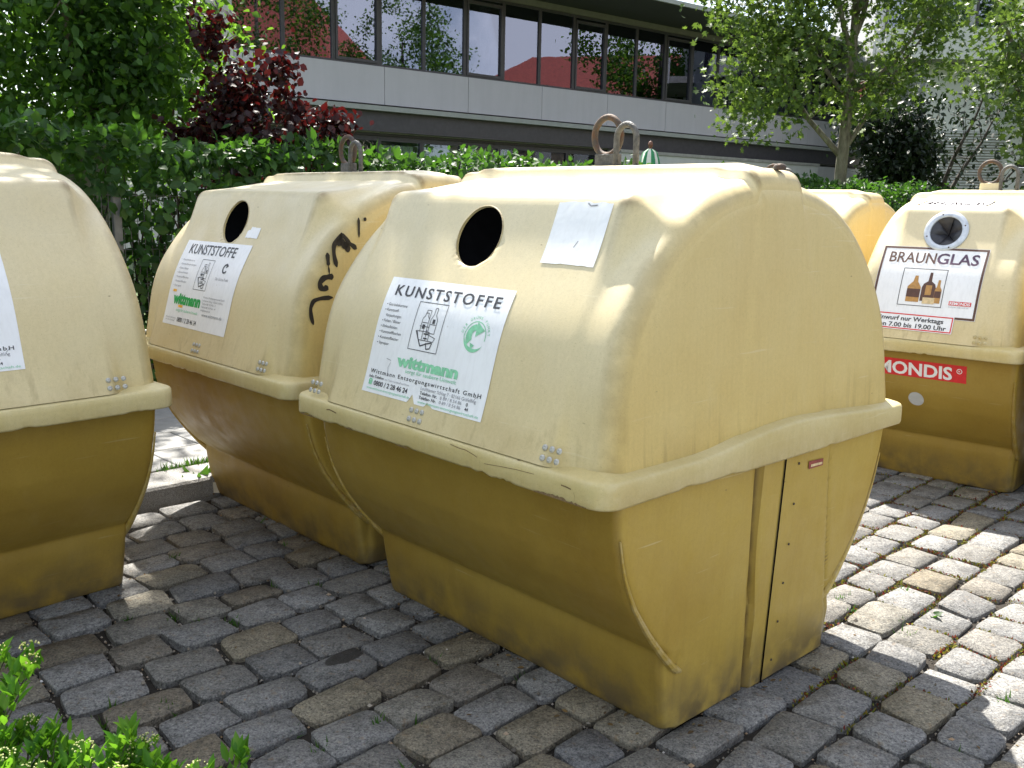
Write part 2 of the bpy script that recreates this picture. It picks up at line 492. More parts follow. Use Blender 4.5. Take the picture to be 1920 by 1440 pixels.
# ------------------------------------------------------------------ mesh helpers
class MB:
    def __init__(s):
        s.v, s.f = [], []

    def add(s, verts, faces):
        o = len(s.v)
        s.v.extend([tuple(map(float, q)) for q in verts])
        s.f.extend([tuple(int(i) + o for i in q) for q in faces])
        return s

    def grid(s, P, close_u=False, close_v=False, flip=False):
        """P: (n, m, 3) array."""
        P = np.asarray(P, float)
        n, m = P.shape[:2]
        F = []
        for i in range(n if close_u else n - 1):
            for j in range(m if close_v else m - 1):
                a, b, c, d = i * m + j, i * m + (j + 1) % m, ((i + 1) % n) * m + (j + 1) % m, ((i + 1) % n) * m + j
                F.append((a, d, c, b) if flip else (a, b, c, d))
        return s.add(P.reshape(-1, 3), F)

    def box(s, a, b):
        x0, y0, z0 = a
        x1, y1, z1 = b
        return s.add([(x0, y0, z0), (x1, y0, z0), (x1, y1, z0), (x0, y1, z0), (x0, y0, z1), (x1, y0, z1), (x1, y1, z1), (x0, y1, z1)],
                     [(0, 3, 2, 1), (4, 5, 6, 7), (0, 1, 5, 4), (1, 2, 6, 5), (2, 3, 7, 6), (3, 0, 4, 7)])

    def cbox(s, a, b, c=0.01):
        """box with chamfered vertical and top edges"""
        x0, y0, z0 = a
        x1, y1, z1 = b

        def ring(k, z):
            i = c * k
            return [(x0 + c + i - c * 0, y0 + i, z), (x1 - c - i, y0 + i, z), (x1 - i, y0 + c + i, z), (x1 - i, y1 - c - i, z),
                    (x1 - c - i, y1 - i, z), (x0 + c + i, y1 - i, z), (x0 + i, y1 - c - i, z), (x0 + i, y0 + c + i, z)]
        P = [ring(0, z0), ring(0, z1 - c), ring(1, z1)]
        s.grid(P, close_v=True)
        o = len(s.v)
        s.f.append(tuple(range(o - 8, o)))
        s.f.append(tuple(reversed(range(o - 24, o - 16))))
        return s

    def tube(s, pts, rad, n=8, closed=False, cap=True):
        pts = [Vector(p) for p in pts]
        m = len(pts)
        if not hasattr(rad, '__len__'):
            rad = [rad] * m
        rings = []
        ref = None
        for i, p in enumerate(pts):
            if closed:
                t = pts[(i + 1) % m] - pts[i - 1]
            else:
                t = pts[min(i + 1, m - 1)] - pts[max(i - 1, 0)]
            t.normalize()
            if ref is None:
                ref = Vector((0, 0, 1)) if abs(t.z) < 0.9 else Vector((1, 0, 0))
            x = (ref - t * ref.dot(t)).normalized()
            ref = x
            y = t.cross(x)
            rings.append([p + (x * math.cos(2 * math.pi * k / n) + y * math.sin(2 * math.pi * k / n)) * rad[i] for k in range(n)])
        s.grid(np.array(rings), close_u=closed, close_v=True)
        if cap and not closed:
            o = len(s.v)
            s.f.append(tuple(range(o - n, o)))
            s.f.append(tuple(reversed(range(o - n * m, o - n * m + n))))
        return s

    def mesh(s, name, mat, smooth=False):
        me = bpy.data.meshes.new(name)
        me.from_pydata(s.v, [], s.f)
        me.materials.append(mat)
        if smooth:
            me.polygons.foreach_set('use_smooth', [True] * len(me.polygons))
        me.update()
        return me

    def build(s, name, mat, parent=None, smooth=False, **props):
        return link(name, s.mesh(name, mat, smooth), parent, **props)


def link(name, me, parent=None, loc=None, mat=None, **props):
    o = bpy.data.objects.new(name, me)
    COL.objects.link(o)
    if parent:
        o.parent = parent
    if loc is not None:
        o.location = loc
    if mat is not None:
        o.matrix_local = mat
    for k, v in props.items():
        if v is not None:
            o[k] = v
    return o


def thing(name, label, cat, loc=(0, 0, 0), rz=0.0, group=None, kind=None):
    o = bpy.data.objects.new(name, None)
    COL.objects.link(o)
    o.location = loc
    o.rotation_euler = (0, 0, rz)
    o.empty_display_size = 0.2
    if kind:
        o['kind'] = kind
    if label:
        o['label'] = label
    if cat:
        o['category'] = cat
    if group:
        o['group'] = group
    return o


def sstep(x, a, b):
    t = np.clip((np.asarray(x, float) - a) / (b - a), 0, 1)
    return t * t * (3 - 2 * t)


def auto_smooth(me, deg=35):
    me.polygons.foreach_set('use_smooth', [True] * len(me.polygons))
    try:
        me.set_sharp_from_angle(angle=R(deg))
    except Exception:
        pass


# ------------------------------------------------------------------ text
_tcache = {}


def text_mesh(body, bold=0.0, shear=0.0, space=1.0):
    key = (body, bold, shear, space)
    if key in _tcache:
        return _tcache[key]
    cd = bpy.data.curves.new('txt', 'FONT')
    cd.body = body
    cd.size = 1.0
    cd.offset = bold
    cd.shear = shear
    cd.space_character = space
    cd.resolution_u = 3
    cd.fill_mode = 'FRONT'
    o = bpy.data.objects.new('txt', cd)
    COL.objects.link(o)
    dg = bpy.context.evaluated_depsgraph_get()
    me = bpy.data.meshes.new_from_object(o.evaluated_get(dg))
    v = np.array([tuple(x.co) for x in me.vertices]) if len(me.vertices) else np.zeros((0, 3))
    f = [tuple(p.vertices) for p in me.polygons]
    bpy.data.objects.remove(o)
    bpy.data.curves.remove(cd)
    bpy.data.meshes.remove(me)
    _tcache[key] = (v, f)
    return v, f


class Decal:
    """collects flat print in (u right, v down) metres and lays it on a curved face."""

    def __init__(s, mapper, x0):
        s.map, s.x0 = mapper, x0
        s.parts = {}

    def _mb(s, key):
        return s.parts.setdefault(key, [[], []])

    def poly(s, key, verts, faces):
        V, Fc = s._mb(key)
        o = len(V)
        V.extend(verts)
        Fc.extend([tuple(i + o for i in f) for f in faces])

    def text(s, key, body, u0, u1, vbase, cap, bold=0.0, shear=0.0, space=1.0, drop=0.0):
        v, f = text_mesh(body, bold, shear, space)
        if len(v) == 0:
            return
        mn, mx = v[:, 0].min(), v[:, 0].max()
        capv, _ = text_mesh('H', bold)
        ch = capv[:, 1].max()
        uu = u0 + (v[:, 0] - mn) / (mx - mn) * (u1 - u0)
        vv = vbase - v[:, 1] / ch * cap + drop * (uu - u0)
        s.poly(key, list(zip(uu, vv)), f)

    def rect(s, key, u0, v0, u1, v1):
        s.poly(key, [(u0, v0), (u1, v0), (u1, v1), (u0, v1)], [(0, 1, 2, 3)])

    def frame(s, key, u0, v0, u1, v1, w):
        s.rect(key, u0, v0, u1, v0 + w)
        s.rect(key, u0, v1 - w, u1, v1)
        s.rect(key, u0, v0 + w, u0 + w, v1 - w)
        s.rect(key, u1 - w, v0 + w, u1, v1 - w)

    def line(s, key, pts, w):
        for (a, b), (c, d) in zip(pts[:-1], pts[1:]):
            L = math.hypot(c - a, d - b) or 1e-6
            nx, ny = -(d - b) / L * w / 2, (c - a) / L * w / 2
            s.poly(key, [(a + nx, b + ny), (c + nx, d + ny), (c - nx, d - ny), (a - nx, b - ny)], [(0, 1, 2, 3)])

    def arc(s, key, cx, cy, r0, r1, a0, a1, n=24):
        V = []
        for i in range(n + 1):
            a = R(a0 + (a1 - a0) * i / n)
            V += [(cx + r0 * math.cos(a), cy - r0 * math.sin(a)), (cx + r1 * math.cos(a), cy - r1 * math.sin(a))]
        s.poly(key, V, [(2 * i, 2 * i + 1, 2 * i + 3, 2 * i + 2) for i in range(n)])

    def build(s, names, parent, off):
        for key, (V, Fc) in s.parts.items():
            name, mat, extra = names[key]
            bm = bmesh.new()
            vs_ = [bm.verts.new((q[0], q[1], 0)) for q in V]
            for f in Fc:
                try:
                    bm.faces.new([vs_[i] for i in f])
                except ValueError:
                    pass
            lo, hi = min(q[1] for q in V), max(q[1] for q in V)
            for t in np.arange(math.ceil(lo / .016) * .016, hi, .016):
                bmesh.ops.bisect_plane(bm, geom=bm.verts[:] + bm.edges[:] + bm.faces[:], plane_co=(0, t, 0), plane_no=(0, 1, 0), dist=1e-6)
            bm.verts.index_update()
            V = [(q.co.x, q.co.y) for q in bm.verts]
            Fc = [tuple(q.index for q in f.verts) for f in bm.faces]
            bm.free()
            P = s.map([q[0] + s.x0 for q in V], [q[1] for q in V], off + extra)
            mb = MB()
            mb.add(P, Fc)
            mb.build(name, mat, parent, kind='stuff' if name in ('small_print', 'green_print', 'faded_print') else None)


def sheet(mapper, x0, w, hgt, off, top=None, bot=None, nu=40, nv=14):
    """a sticker laid on the curved face; top(u), bot(u) are v offsets for torn edges."""
    P = np.zeros((nu + 1, nv + 1, 3))
    for i in range(nu + 1):
        u = i / nu
        a = top(u) if top else 0.0
        b = hgt - (bot(u) if bot else 0.0)
        vv = a + (b - a) * np.arange(nv + 1) / nv
        P[i] = mapper(np.full(nv + 1, x0 + u * w), vv, off)
    mb = MB()
    mb.grid(P)
    return mb


# ------------------------------------------------------------------ bin shape
RW, RIM_Z0, H_BIN = 1.645, 0.768, 1.65
ZC = 0.84
ARCH = [(.777, .84), (.764, .90), (.754, .97), (.741, 1.055), (.720, 1.14), (.693, 1.205), (.621, 1.315), (.517, 1.432), (.360, 1.536), (.174, 1.590), (.08, 1.599), (0, 1.600)]
_ath = np.array([math.atan2(z - ZC, y) for y, z in ARCH])
_ar = np.array([math.hypot(y, z - ZC) for y, z in ARCH])
_dt = np.linspace(0, math.pi / 2, 721)
_dr = np.interp(_dt, _ath, _ar)
_k = np.exp(-0.5 * (np.arange(-60, 61) / 22.0) ** 2)
_k /= _k.sum()
_pad = np.concatenate([_dr[60:0:-1], _dr, _dr[-2:-62:-1]])
_dr = np.convolve(_pad, _k, 'valid')
A22 = R(22)
STRIP_H = 0.036


def arch_r(th):
    t = np.where(th > math.pi / 2, math.pi - th, th)
    return np.interp(t, _dt, _dr)


def smax(a, b, k):
    h = np.clip(k - np.abs(a - b), 0, None) / k
    return np.maximum(a, b) + h * h * k * 0.25


def smin(a, b, k):
    h = np.clip(k - np.abs(a - b), 0, None) / k
    return np.minimum(a, b) - h * h * k * 0.25


def lid_r(th, ax, L, strip=True):
    t = np.where(th > math.pi / 2, math.pi - th, th)
    c, s = np.cos(t), np.sin(t)
    ra = arch_r(th)
    # front plane through (y .70, z 1.13) leaning back 22 degrees
    cn = math.cos(A22) * .70 + math.sin(A22) * (1.13 - ZC)
    rf = cn / (math.cos(A22) * c + math.sin(A22) * s)
    # top plane through (.53, 1.553), (.1, 1.603)
    k = 0.116
    rtop = (1.549 - ZC + k * .53) / (s + k * c)
    rd = smin(rf, rtop, 0.034)
    xe = L / 2 - 0.232
    fl = np.clip(ax - xe, 0, None)
    fl = np.where(fl < 0.03, fl * fl / 0.06, fl - 0.015)
    rd = rd - 0.95 * fl
    r = smax(ra, rd, 0.045)
    if strip:
        y = r * c
        r = r + STRIP_H * (1 - sstep(y, 0.112, 0.137))
    return r


def x_end(z, L):
    return L / 2 - 0.035 - 0.0526 * (z - ZC)


NTH = 241
_th = np.linspace(0, math.pi, NTH)


def build_lid(L, hole_x=0.0, hole_r=0.099):
    Rr = 0.065
    nx = int(78 * L / 1.5)
    svals = np.linspace(-1, 1, nx)
    P = []
    # end x depends on z of the arch
    r0 = lid_r(_th, np.full(NTH, L), L)
    z0 = ZC + r0 * np.sin(_th)
    xe = x_end(z0, L)
    phis = np.linspace(90, 0, 7)[:-1]
    for ph in phis:   # left round edge
        x = -(xe - Rr + Rr * math.sin(R(ph)))
        r = lid_r(_th, np.abs(x), L) - Rr * (1 - math.cos(R(ph)))
        P.append(np.stack([x, -r * np.cos(_th), ZC + r * np.sin(_th)], -1))
    for s in svals:
        x = s * (xe - Rr)
        r = lid_r(_th, np.abs(x), L)
        P.append(np.stack([x, -r * np.cos(_th), ZC + r * np.sin(_th)], -1))
    for ph in phis[::-1]:
        x = (xe - Rr + Rr * math.sin(R(ph)))
        r = lid_r(_th, np.abs(x), L) - Rr * (1 - math.cos(R(ph)))
        P.append(np.stack([x, -r * np.cos(_th), ZC + r * np.sin(_th)], -1))
    P = np.array(P)
    n, m = P.shape[:2]
    # round throw-in opening on the sloping front face
    hs = (1.416 - 1.13) / math.cos(A22)
    sco = (P[:, :, 2] - 1.13) * math.cos(A22) + (P[:, :, 1] + .70) * math.sin(A22)
    dx, ds = P[:, :, 0] - hole_x, sco - hs
    d = np.hypot(dx, ds)
    d[:, NTH // 2:] = 9
    inside = d < hole_r
    faces = []
    move = set()
    for i in range(n - 1):
        for j in range(m - 1):
            q = [(i, j), (i, j + 1), (i + 1, j + 1), (i + 1, j)]
            ins = [inside[a] for a in q]
            if all(ins):
                continue
            for a, b in zip(q, ins):
                if b:
                    move.add(a)
            faces.append(tuple(a * m + b for a, b in q))
    for a in move:
        f = hole_r / max(d[a], 1e-5)
        ndx, nds = dx[a] * f, ds[a] * f
        P[a] = (hole_x + ndx, -.70 + (hs + nds) * math.sin(A22), 1.13 + (hs + nds) * math.cos(A22))
    mb = MB()
    mb.add(P.reshape(-1, 3), faces)
    # end faces
    for side in (-1, 1):
        edge = P[0] if side < 0 else P[-1]
        y0, zz0 = edge[:, 1], edge[:, 2]
        rings = []
        for f in np.concatenate([[1, .985, .97, .955], np.linspace(.94, 0.0, 44)]):
            y = y0 * f
            z = ZC + (zz0 - ZC) * f
            x = x_end(z, L)
            yl = -.100 - .135 * (1.62 - z)
            yr = .118 + .20 * (1.6 - z)
            b = sstep(y, yl - .022, yl + .022) * (1 - sstep(y, yr - .022, yr + .022))
            x = x + .006 * b * sstep(1 - f, 0.0, .05)
            rings.append(np.stack([side * x, y, z], -1))
        rings[0] = edge
        mb.grid(np.array(rings), flip=(side < 0))
    me = mb.mesh('lid', M['lid'], True)
    return me


BODY = [(.80, .734), (.75, .734), (.70, .729), (.65, .720), (.594, .705), (.545, .690), (.496, .668), (.45, .644), (.41, .617), (.364, .584), (.33, .556), (.30, .529), (.278, .505), (.266, .490), (.259, .4845), (.25, .483), (.21, .4845), (.16, .478), (.10, .4675), (.04, .455), (.012, .449), (0.0, .443)]


def rrect(hx, hy, r, nx, ny, nc):
    """CCW loop from (-hx+r, -hy): front, right end, back, left end."""
    out = []
    for k, (cx, cy, a0) in enumerate([(hx - r, -hy + r, -90), (hx - r, hy - r, 0), (-hx + r, hy - r, 90), (-hx + r, -hy + r, 180)]):
        if k == 0:
            out += [(-hx + r + (2 * hx - 2 * r) * i / nx, -hy) for i in range(nx)]
        elif k == 1:
            out += [(hx, -hy + r + (2 * hy - 2 * r) * i / ny) for i in range(ny)]
        elif k == 2:
            out += [(hx - r - (2 * hx - 2 * r) * i / nx, hy) for i in range(nx)]
        else:
            out += [(-hx, hy - r - (2 * hy - 2 * r) * i / ny) for i in range(ny)]
        out += [(cx + r * math.cos(R(a0 + 90 * i / nc)), cy + r * math.sin(R(a0 + 90 * i / nc))) for i in range(nc)]
    return np.array(out)


def body_bump(y, z):
    yl = -.053 - .042 * z / .73
    yr = np.where(z > .18, .41 - .08 * (z - .18) / .55, .41 + 0.05 * (.18 - z) / .18)
    on = sstep(y, yl - .010, yl + .010) * (1 - sstep(y, yr - .012, yr + .012) * sstep(z, .13, .19))
    gl = np.exp(-((y - yl) / .010) ** 2)
    gr = np.exp(-((y - yr) / .011) ** 2) * sstep(z, .15, .19)
    return .012 * on - .020 * gl - .018 * gr


def build_body(L):
    zs = np.concatenate([np.linspace(.80, .31, 36), np.linspace(.302, .236, 19), np.linspace(.22, .02, 13), [.008, 0.0]])
    zt = np.array([b[0] for b in BODY[::-1]])
    yt = np.array([b[1] for b in BODY[::-1]])
    yz = np.interp(zs, zt, yt)
    loops = []
    for z, hy in zip(zs, yz):
        hx = L / 2 - .051 + .029 * z - (0.006 if z < .008 else 0)
        hx = hx - .010 * (1 - sstep(z, .19, .27))
        lp = rrect(hx, hy, .032, 24, 90, 6)
        x, y = lp[:, 0], lp[:, 1]
        end = np.abs(np.abs(x) - hx) < 1e-6
        # flank panel between the belly ends stays full width down to the floor
        fill = .010 * (1 - sstep(z, .19, .27)) * (1 - sstep(np.abs(y), .40, .425))
        x = x + np.sign(x) * end * (body_bump(np.where(x > 0, y, -y), np.full_like(y, z)) + fill)
        loops.append(np.stack([x, y, np.full_like(x, z)], -1))
    mb = MB()
    P = np.array(loops)[::-1]
    mb.grid(P, close_v=True)
    # raised lips that carry the belly curve round onto the ends
    for sx in (-1, 1):
        for sy in (-1, 1):
            pts, rad = [], []
            path = [(.66, .716), (.594, .700), (.545, .684), (.496, .662), (.45, .638), (.41, .611), (.364, .578), (.33, .551), (.30, .526), (.27, .500), (.24, .472), (.215, .448), (.197, .425), (.186, .402)]
            for i, (z, y) in enumerate(path):
                f = i / (len(path) - 1)
                pts.append((sx * (L / 2 - .056 + .029 * z), sy * y, z))
                rad.append(.003 + .009 * min(1, f * 1.4) * (1 - sstep(f, .93, 1.0) * .6))
            mb.tube(pts, rad, 8)
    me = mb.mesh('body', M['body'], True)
    auto_smooth(me, 30)
    return me


def build_rim(L, seed):
    rr = np.random.default_rng(seed)
    loops = []
    prof = [(-.088, .778), (-.010, .769), (0.0, .768), (.003, .774), (.003, .812), (.0018, .827), (-.003, .834), (-.010, .8375), (-.040, .846), (-.066, .852)]
    base = rrect(L / 2, RW / 2, .06, 110, 110, 8)
    npt = len(base)
    # chips broken out of the lower edge
    chip = np.zeros(npt)
    for _ in range(26):
        c = rr.integers(0, npt)
        w = rr.integers(1, 4)
        for k in range(-w, w + 1):
            chip[(c + k) % npt] = max(chip[(c + k) % npt], rr.uniform(.002, .008) * (1 - abs(k) / (w + 1)))
    wav = np.cumsum(rr.normal(0, .0006, npt))
    wav -= np.linspace(0, wav[-1], npt)
    wav = np.clip(wav, -.0016, .0016)
    for i, (o, z) in enumerate(prof):
        lp = rrect(L / 2 + o, RW / 2 + o, max(.02, .06 + o), 110, 110, 8)
        x, y = lp[:, 0], lp[:, 1]
        end = sstep(np.abs(x), L / 2 - .10, L / 2 - .05)
        ys = np.where(x > 0, y, -y)
        g = np.interp(ys, [-.50, -.42, -.34, -.26, -.18, -.10, -.02, .06, .14, .30, .50, .62, .72, .9], [0, .03, .16, .42, .66, .84, .95, 1, .96, .72, .36, .16, .05, 0]) * end
        zz = np.full(npt, z)
        if i <= 3:
            zz = zz + wav + chip
        if i >= 4:
            zz = zz + .040 * g * (1 if i > 4 else .4)
        xx = x + np.sign(x) * .004 * g * (1 if i < 8 else 0.3)
        loops.append(np.stack([xx, y, zz], -1))
    mb = MB()
    mb.grid(np.array(loops), close_v=True)
    return mb.mesh('rim', M['rim'], True)


# profile mappers: (x, distance down the face) -> point + normal*off
def make_mapper(prof, top_z, xw=None):
    """prof: list of (y,z) from top to bottom along the front."""
    p = np.array(prof)
    p = p[int(np.argmax(p[:, 1])):]
    seg = np.hypot(*np.diff(p, axis=0).T)
    s = np.concatenate([[0], np.cumsum(seg)])
    s_top = np.interp(-top_z, -p[:, 1], s)

    def f(x, v, off):
        q = s_top + np.asarray(v, float)
        y = np.interp(q, s, p[:, 0])
        z = np.interp(q, s, p[:, 1])
        e = .004
        ty = np.interp(q + e, s, p[:, 0]) - np.interp(q - e, s, p[:, 0])
        tz = np.interp(q + e, s, p[:, 1]) - np.interp(q - e, s, p[:, 1])
        ln = np.hypot(ty, tz)
        ny, nz = tz / ln, -ty / ln      # outward (-y, +z) for a face going down and outwards
        return np.stack([np.asarray(x, float), y + ny * off, z + nz * off], -1)
    return f


def front_profile(L):
    t = np.linspace(0, math.pi / 2, 900)
    r = lid_r(t, np.zeros_like(t), L, False)
    y, z = -r * np.cos(t), ZC + r * np.sin(t)
    o = np.argsort(-np.arange(len(t)))
    return list(zip(y[o], z[o]))


BODY_PROF = [(-y, z) for z, y in BODY]

# shared small meshes
mbr = MB()
for (r0, z0, r1, z1) in [(.0088, 0, .0088, .0022)]:
    pass
_rv = [(.0090, 0.0), (.0087, .0022), (.0058, .0030), (.0054, .0050), (.0022, .0030)]
mbr.grid(np.array([[(r * math.cos(2 * math.pi * k / 10), r * math.sin(2 * math.pi * k / 10), z) for k in range(10)] for r, z in _rv]), close_v=True)
mbr.f.append(tuple(range(40, 50)))
ME_RIVET = mbr.mesh('rivet', M['steel'], True)
ME_RIVET_PALE = mbr.mesh('rivet', M['rim'], True)
mbr = MB()
mbr.grid(np.array([[(r * math.cos(2 * math.pi * k / 8), r * math.sin(2 * math.pi * k / 8), z) for k in range(8)] for r, z in [(.0045, 0), (.004, .002), (.002, .0028)]]), close_v=True)
mbr.f.append(tuple(range(16, 24)))
ME_BOLT = mbr.mesh('bolt', M['rust'], True)


def frame_matrix(p, nrm, xdir=Vector((1, 0, 0))):
    n = Vector(nrm).normalized()
    x = (Vector(xdir) - n * n.dot(Vector(xdir))).normalized()
    y = n.cross(x)
    return Matrix(((x.x, y.x, n.x, p[0]), (x.y, y.y, n.y, p[1]), (x.z, y.z, n.z, p[2]), (0, 0, 0, 1)))


LIDS, BODIES = {}, {}


def make_bin(label, loc, yaw, L, seed, style, ring_x=-.02, cat='recycling bin', sz=1.0, hx=0.0):
    root = thing('recycling_bin', label, cat, (loc[0], loc[1], 0.005), yaw, 'cream recycling bins standing on the cobbles')
    root.scale = (1, 1, sz)
    lk, key = (round(L, 3), hx), round(L, 3)
    if lk not in LIDS:
        LIDS[lk] = build_lid(L, hx)
    if key not in BODIES:
        BODIES[key] = build_body(L)
    link('lid', LIDS[lk], root)
    link('body', BODIES[key], root)
    link('rim', build_rim(L, seed), root)
    prof = front_profile(L)
    lid_map = make_mapper(prof, 1.53)
    # opening
    hs = (1.416 - 1.13) / math.cos(A22)
    cen = Vector((hx, -.70 + hs * math.sin(A22), 1.13 + hs * math.cos(A22)))
    nr = Vector((0, -math.cos(A22), math.sin(A22)))
    e2 = Vector((0, math.sin(A22), math.cos(A22)))
    circ = lambda r, d: [cen + Vector((1, 0, 0)) * (r * math.cos(2 * math.pi * k / 48)) + e2 * (r * math.sin(2 * math.pi * k / 48)) + nr * d for k in range(48)]
    mb = MB()
    mb.grid(np.array([circ(.0980, -.006), circ(.0980, .0008), circ(.0990, .0022), circ(.1015, .0022), circ(.1025, -.002)]), close_v=True)
    mb.build('inlet_rim', M['lid'], root, True)
    mb = MB()
    mb.grid(np.array([circ(.112, -.008), circ(.09, -.02), circ(.06, -.06), circ(.001, -.065)]), close_v=True)
    mb.build('inlet_shade_disc', M['black'], root, True)  # black disc painted for the darkness inside the opening
    if style == 'glass':
        mb = MB()
        mb.grid(np.array([circ(.082, -.01), circ(.082, .012), circ(.085, .014), circ(.112, .014), circ(.115, .011), circ(.115, -.001)]), close_v=True)
        fl = mb.build('inlet_ring', M['alu'], root, True)
        for k in range(4):
            a = R(20 + 90 * k)
            link('bolt', ME_BOLT, fl, mat=frame_matrix(cen + Vector((1, 0, 0)) * (.099 * math.cos(a)) + e2 * (.099 * math.sin(a)) + nr * .014, nr))
        for k in range(6):
            a0, a1 = R(60 * k + 12), R(60 * k + 72)
            mb = MB()
            rows = []
            for j in range(5):
                f = j / 4
                rr = .084 * (1 - f) + .004 * f
                row = []
                for i in range(5):
                    a = a0 + (a1 - a0) * (i / 4)
                    a = a + (.05 if k % 2 else -.03) * f
                    sag = .028 * math.sin(math.pi * i / 4) * f * (1 - f) * 2
                    row.append(cen + Vector((1, 0, 0)) * (rr * math.cos(a)) + e2 * (rr * math.sin(a)) + nr * (.004 - .055 * f + sag + (.004 if k % 2 else 0)))
                rows.append(row)
            mb.grid(np.array(rows))
            mb.build('rubber_flap', M['rubber'], root, True)
    # rivets
    sx = L / 1.5
    for cx in ((-.62, -.045, .54) if L > 1.2 else (-.30, .27)):
        for a in range(3):
            for b in range(2):
                x = cx + (a - 1) * .0265
                q = lid_map([x], [0], 0)[0]
                zt = .886 - b * .0265
                m2 = make_mapper(prof, zt)
                p = m2([x], [0.0], .001)[0]
                p2 = m2([x], [0.0], .1)[0]
                link('rivet', ME_RIVET if style != 'glass' else ME_RIVET_PALE, root, mat=frame_matrix(p, Vector(p2) - Vector(p)))
    # lifting gear on the ridge
    mb = MB()
    mb.tube([(ring_x + .060 * math.cos(2 * math.pi * k / 28), 0.0, 1.752 + .064 * math.sin(2 * math.pi * k / 28)) for k in range(28)], .0112, 10, closed=True)
    rg = mb.build('lifting_ring', M['rust'], root, True)
    mb = MB()
    mb.cbox((ring_x - .048, -.012, 1.628), (ring_x + .058, .012, 1.694), .003)
    mb.build('ring_plate', M['iron'] if style != 'glass' else M['lid'], root)
    mb = MB()
    ux = ring_x + .115
    pts = [(ux - .043, -.035, 1.625)] + [(ux - .043, -.035, 1.70)] + [(ux - .043 * math.cos(math.pi * k / 12), -.035, 1.737 + .048 * math.sin(math.pi * k / 12)) for k in range(13)] + [(ux + .043, -.035, 1.70), (ux + .043, -.035, 1.625)]
    mb.tube(pts, .0104, 10)
    ub = mb.build('lifting_bracket', M['iron'], root, True)
    for s in (-1, 1):
        mb = MB()
        q = [(.020, 1.630), (.019, 1.641), (.014, 1.648), (.011, 1.653)]
        mb.grid(np.array([[(ux + s * .043 + r * math.cos(2 * math.pi * k / 10), -.035 + r * math.sin(2 * math.pi * k / 10), z) for k in range(10)] for r, z in q]), close_v=True)
        mb.build('foot_nut', M['iron'], ub, True)
    # moulded end seam with its row of bolts (one on each end)
    for side in (1, -1):
        mb = MB()
        for i in range(12):
            z0, z1 = .757 * i / 12 + .004, .757 * (i + 1) / 12 + .004
            xx = lambda z: side * (L / 2 - .051 + .029 * z + .014 + .0012)
            P = []
            for z in (z0, z1):
                yc = .02 + .015 * z / .73
                P.append([(xx(z), side * yc - .0045, z), (xx(z), side * yc + .0045, z)])
            mb.grid(np.array(P), flip=(side < 0))
        mb.build('seam_gap_shade', M['black'], root)  # black strip paints the shade of the open seam
        for (y, z) in [(.118, .729), (.112, .596), (.107, .461), (.097, .33), (.089, .198), (.074, .067)]:
            link('bolt', ME_BOLT, root, mat=frame_matrix((side * (L / 2 - .051 + .029 * z + .014), side * y, z), (side, 0, 0), (0, 1, 0)))
    return root, prof


B_YAW = {3: R(-46.917), 2: R(-46.54), 1: R(47.57), 5: R(-41.84)}
B_LOC = {3: (.325, 3.3193), 2: (-.7656, 4.5541), 1: (-2.3185, 3.3046), 5: (2.7512, 5.5898)}
LB, LG = 1.499, .948

bin3, prof3 = make_bin('large cream plastics bin with a blank white square beside its black round opening', B_LOC[3], B_YAW[3], LB, 3, 'plain', -.018, hx=-.012)
bin2, prof2 = make_bin('cream plastics bin with black graffiti on its end and a torn sticker by its hole', B_LOC[2], B_YAW[2], LB, 2, 'plain', -.058, hx=-.065)
bin1, prof1 = make_bin('cream bin cut by the photo edge, its front turned right, behind the leafy low shrub', B_LOC[1], B_YAW[1], LB, 1, 'plain', -.3, sz=1.012)
bin5, prof5 = make_bin('cream brown-glass bin with a metal ringed inlet and a large bottle sign', B_LOC[5], B_YAW[5], LG, 5, 'glass', .005, hx=-.02)
ax5 = Vector((math.cos(B_YAW[5]), math.sin(B_YAW[5]), 0))
ay5 = Vector((-math.sin(B_YAW[5]), math.cos(B_YAW[5]), 0))
p4 = Vector((*B_LOC[5], 0)) - ax5 * 1.07 + ay5 * .10
p6 = Vector((*B_LOC[5], 0)) + ax5 * 1.01 - ay5 * .03
bin4, prof4 = make_bin('cream bin mostly hidden behind the big front bin, only its roof end showing', p4[:2], B_YAW[5], LG, 4, 'glass', -.34)
bin6, prof6 = make_bin('cream bin of which only a sliver of rim shows right of the brown-glass bin', p6[:2], B_YAW[5], LG, 6, 'glass', 0)


# ------------------------------------------------------------------ stickers
def green_dot(d, key, cx, cy, r):
    q = lambda pts: [(cx + x * r, cy - y * r) for x, y in pts]
    band = lambda f0, f1, n: d.poly(key, sum([q([f0(i / n), f1(i / n)]) for i in range(n + 1)], []), [(2 * i, 2 * i + 1, 2 * i + 3, 2 * i + 2) for i in range(n)])
    pol = lambda rr_, a, ox=0.0, oy=0.0: (ox + rr_ * math.cos(R(a)), oy + rr_ * math.sin(R(a)))
    d.arc(key, cx, cy, r * .94, r, -10, 185, 30)                                   # thin outline, upper half
    band(lambda t: pol(.97, 182 + 172 * t), lambda t: pol(.97 - .26 * math.sin(math.pi * min(1, t * 1.15 + .02)), 182 + 172 * t), 24)   # lower crescent
    band(lambda t: pol(.80, 222 - 128 * t), lambda t: pol(.30 + .12 * (1 - t), 222 - 128 * t, .10, .12), 18)                             # broad upper arrow
    d.poly(key, q([(-.02, .96), (.78, .46), (.04, .02)]), [(0, 1, 2)])
    d.poly(key, q([(-.30, -.38), (.14, -.52), (-.16, -.80)]), [(0, 1, 2)])


